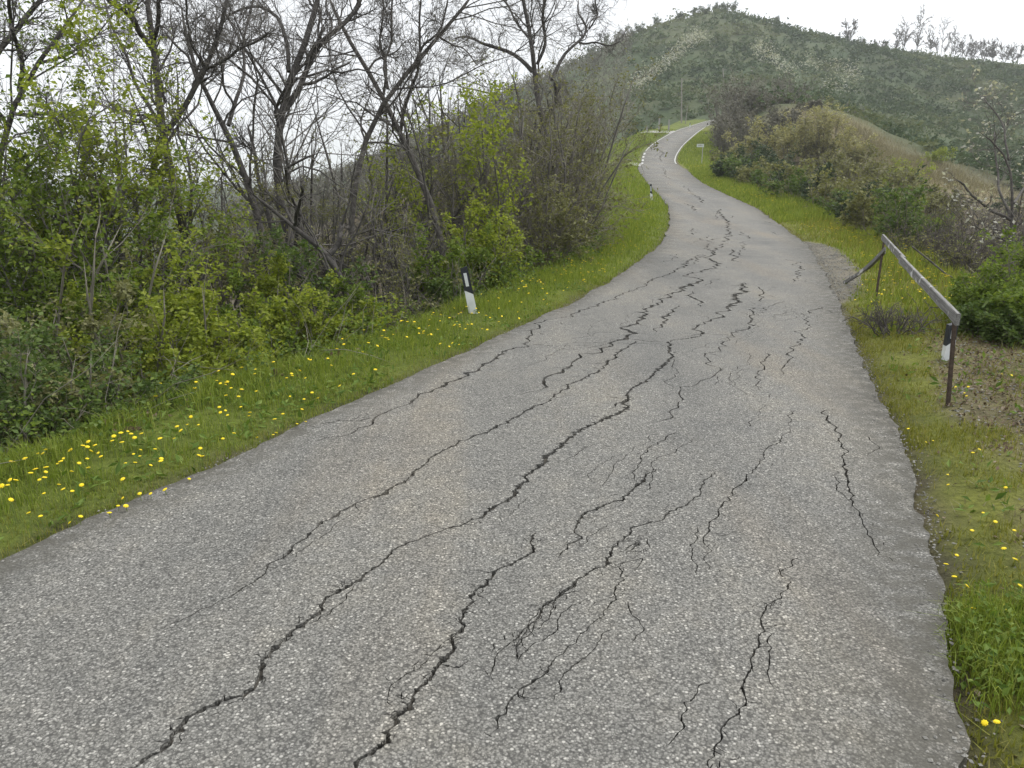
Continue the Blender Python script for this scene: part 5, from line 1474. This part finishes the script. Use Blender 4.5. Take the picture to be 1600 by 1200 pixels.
def far_things():
    # village-style name plate on a post
    p = at(1096.8, 250, 71); gz = float(ground(p[0], p[1])); top = float(at(1096.8, 225, 71)[2])
    o = thing('road_sign', 'small rectangular pale sign on a thin post on the grass bank', 'sign', (p[0], p[1], gz))
    m = MB(); m.tube([(0, 0, -.2), (0, 0, top - gz)], .035, 8); link('post', m.mesh('post', 'galvanised'), o)
    m = MB(); m.box((-.24, -.05, top - gz - .15), (.66, .02, .28)); pl = link('plate', m.mesh('plate', 'sign_plate', .004), o)
    m = MB()
    for i, (x, w) in enumerate([(-.42, .07), (-.33, .05), (-.25, .08), (-.15, .05), (-.07, .06)]): m.box((x, -.063, top - gz - .15), (w * .8, .004, .09))
    link('print', m.mesh('print', 'pole_wood'), pl)
    # poles
    for px, yb, yt, t, r, lab, tilt in [(1065, 190, 122, 133, .13, 'wooden utility pole beside the road below the hill', 0), (1129.5, 150, 107, 185, .13, 'utility pole among the grey thickets on the hill, nearer the bend', 0), (1174, 140, 104, 190, .13, 'utility pole among the grey thickets on the hill, farther from the bend', 0), (1071, 188, 163, 131, .07, 'thin leaning pole next to the utility pole', 4)]:
        p = at(px, yb, t); gz = float(ground(p[0], p[1])); q = at(px + tilt, yt, t) - np.array([p[0], p[1], gz])
        o = thing('utility_pole', lab, 'pole', (p[0], p[1], gz))
        m = MB(); m.tube([(0, 0, -.4), tuple(q * .5), tuple(q)], [r, r * .9, r * .75], 8); link('shaft', m.mesh('shaft', 'pole_wood'), o)
        if r > .1:
            m = MB(); m.box((0, -.14, q[2] - .5), (.9, .08, .09)); link('crossarm', m.mesh('crossarm', 'pole_wood'), o)
    for px, yb, yt, lab in [(1030, 196, 182, 'pale concrete gate post farther from the utility pole'), (1045, 199, 184, 'pale concrete gate post nearer the utility pole'), (1010.5, 207, 199, 'short pale fence stake on the grass bank above the side track')]:
        t = 119; p = at(px, yb, t); gz = float(ground(p[0], p[1])); h = (yb - yt) / FPX * t
        m = MB(); m.hexa([(-.12, -.12, -.3), (.12, -.12, -.3), (.12, .12, -.3), (-.12, .12, -.3)], [(-.10, -.10, h), (.10, -.10, h), (.10, .10, h), (-.10, .10, h)])
        o = link('gate_post', m.mesh('gate_post', 'concrete', .01), None, (p[0], p[1], max(gz, float(p[2]) - .3))); tag(o, lab, 'post')
    # side tracks joining the road
    for y0, y1, dl, nm in ((72.5, 77.5, 7.5, 'side_track'), (122, 126, 9, 'side_track')):
        yy = np.linspace(y0, y1, 5); ff = np.linspace(-.02, 1, 9); V = []
        for f in ff:
            for y in yy:
                x = left_pos(y, f * dl); V.append((x, y - f * 1.5, float(ground(x, y - f * 1.5)) + .10 if f > 0.03 else float(Zr(y - f * 1.5)) - .004))
        idx = np.arange(45).reshape(9, 5)
        F = np.stack([idx[:-1, :-1], idx[:-1, 1:], idx[1:, 1:], idx[1:, :-1]], -1).reshape(-1, 4)
        tag(link(nm, mesh_from(nm, V, [F], 'concrete')), kind='structure')
    # culvert mouth at the corner of the side track
    H, tt = hit([982], [254]); p = H[0]
    o = thing('culvert_pipe', 'dark mouth of a concrete culvert pipe by the side track', 'culvert', tuple(p))
    m = MB(); n = 12; r0, r1 = .26, .34
    for i in range(n):
        a0, a1 = math.pi * i / n, math.pi * (i + 1) / n
        c = [(r * math.cos(a), r * math.sin(a)) for a in (a0, a1) for r in (r0, r1)]
        m.hexa([(c[0][0], -.25, c[0][1]), (c[1][0], -.25, c[1][1]), (c[3][0], -.25, c[3][1]), (c[2][0], -.25, c[2][1])], [(c[0][0], .6, c[0][1]), (c[1][0], .6, c[1][1]), (c[3][0], .6, c[3][1]), (c[2][0], .6, c[2][1])])
    link('pipe_ring', m.mesh('pipe_ring', 'concrete'), o)
    m = MB(); V = [(0, -.1, 0)] + [(.262 * math.cos(math.pi * i / n), -.1, .262 * math.sin(math.pi * i / n)) for i in range(n + 1)]  # flat half-disc across the pipe, its inner shade painted as near-black
    m.add(V, [(0, i + 1, i + 2) for i in range(n)]); link('shade_disc', m.mesh('shade_disc', 'painted_pipe_shade'), o)
far_things()

# ------------------------------------------------------------------ air: a little haze softens the hill
def haze():
    m, n, l, out = newmat('haze_air')
    v = n.new('ShaderNodeVolumePrincipled')
    v.inputs['Color'].default_value = (0.96, 0.98, 1.0, 1)
    v.inputs['Density'].default_value = 0.00042
    v.inputs['Anisotropy'].default_value = 0.2
    l.new(v.outputs[0], out.inputs['Volume'])
    b = MB(); b.box((0, 2250, 13), (14300, 9800, 130))
    o = link('haze', b.mesh('haze', 'haze_air')); tag(o, 'thin pale haze softening the far hill', 'haze', None, 'stuff')
haze()
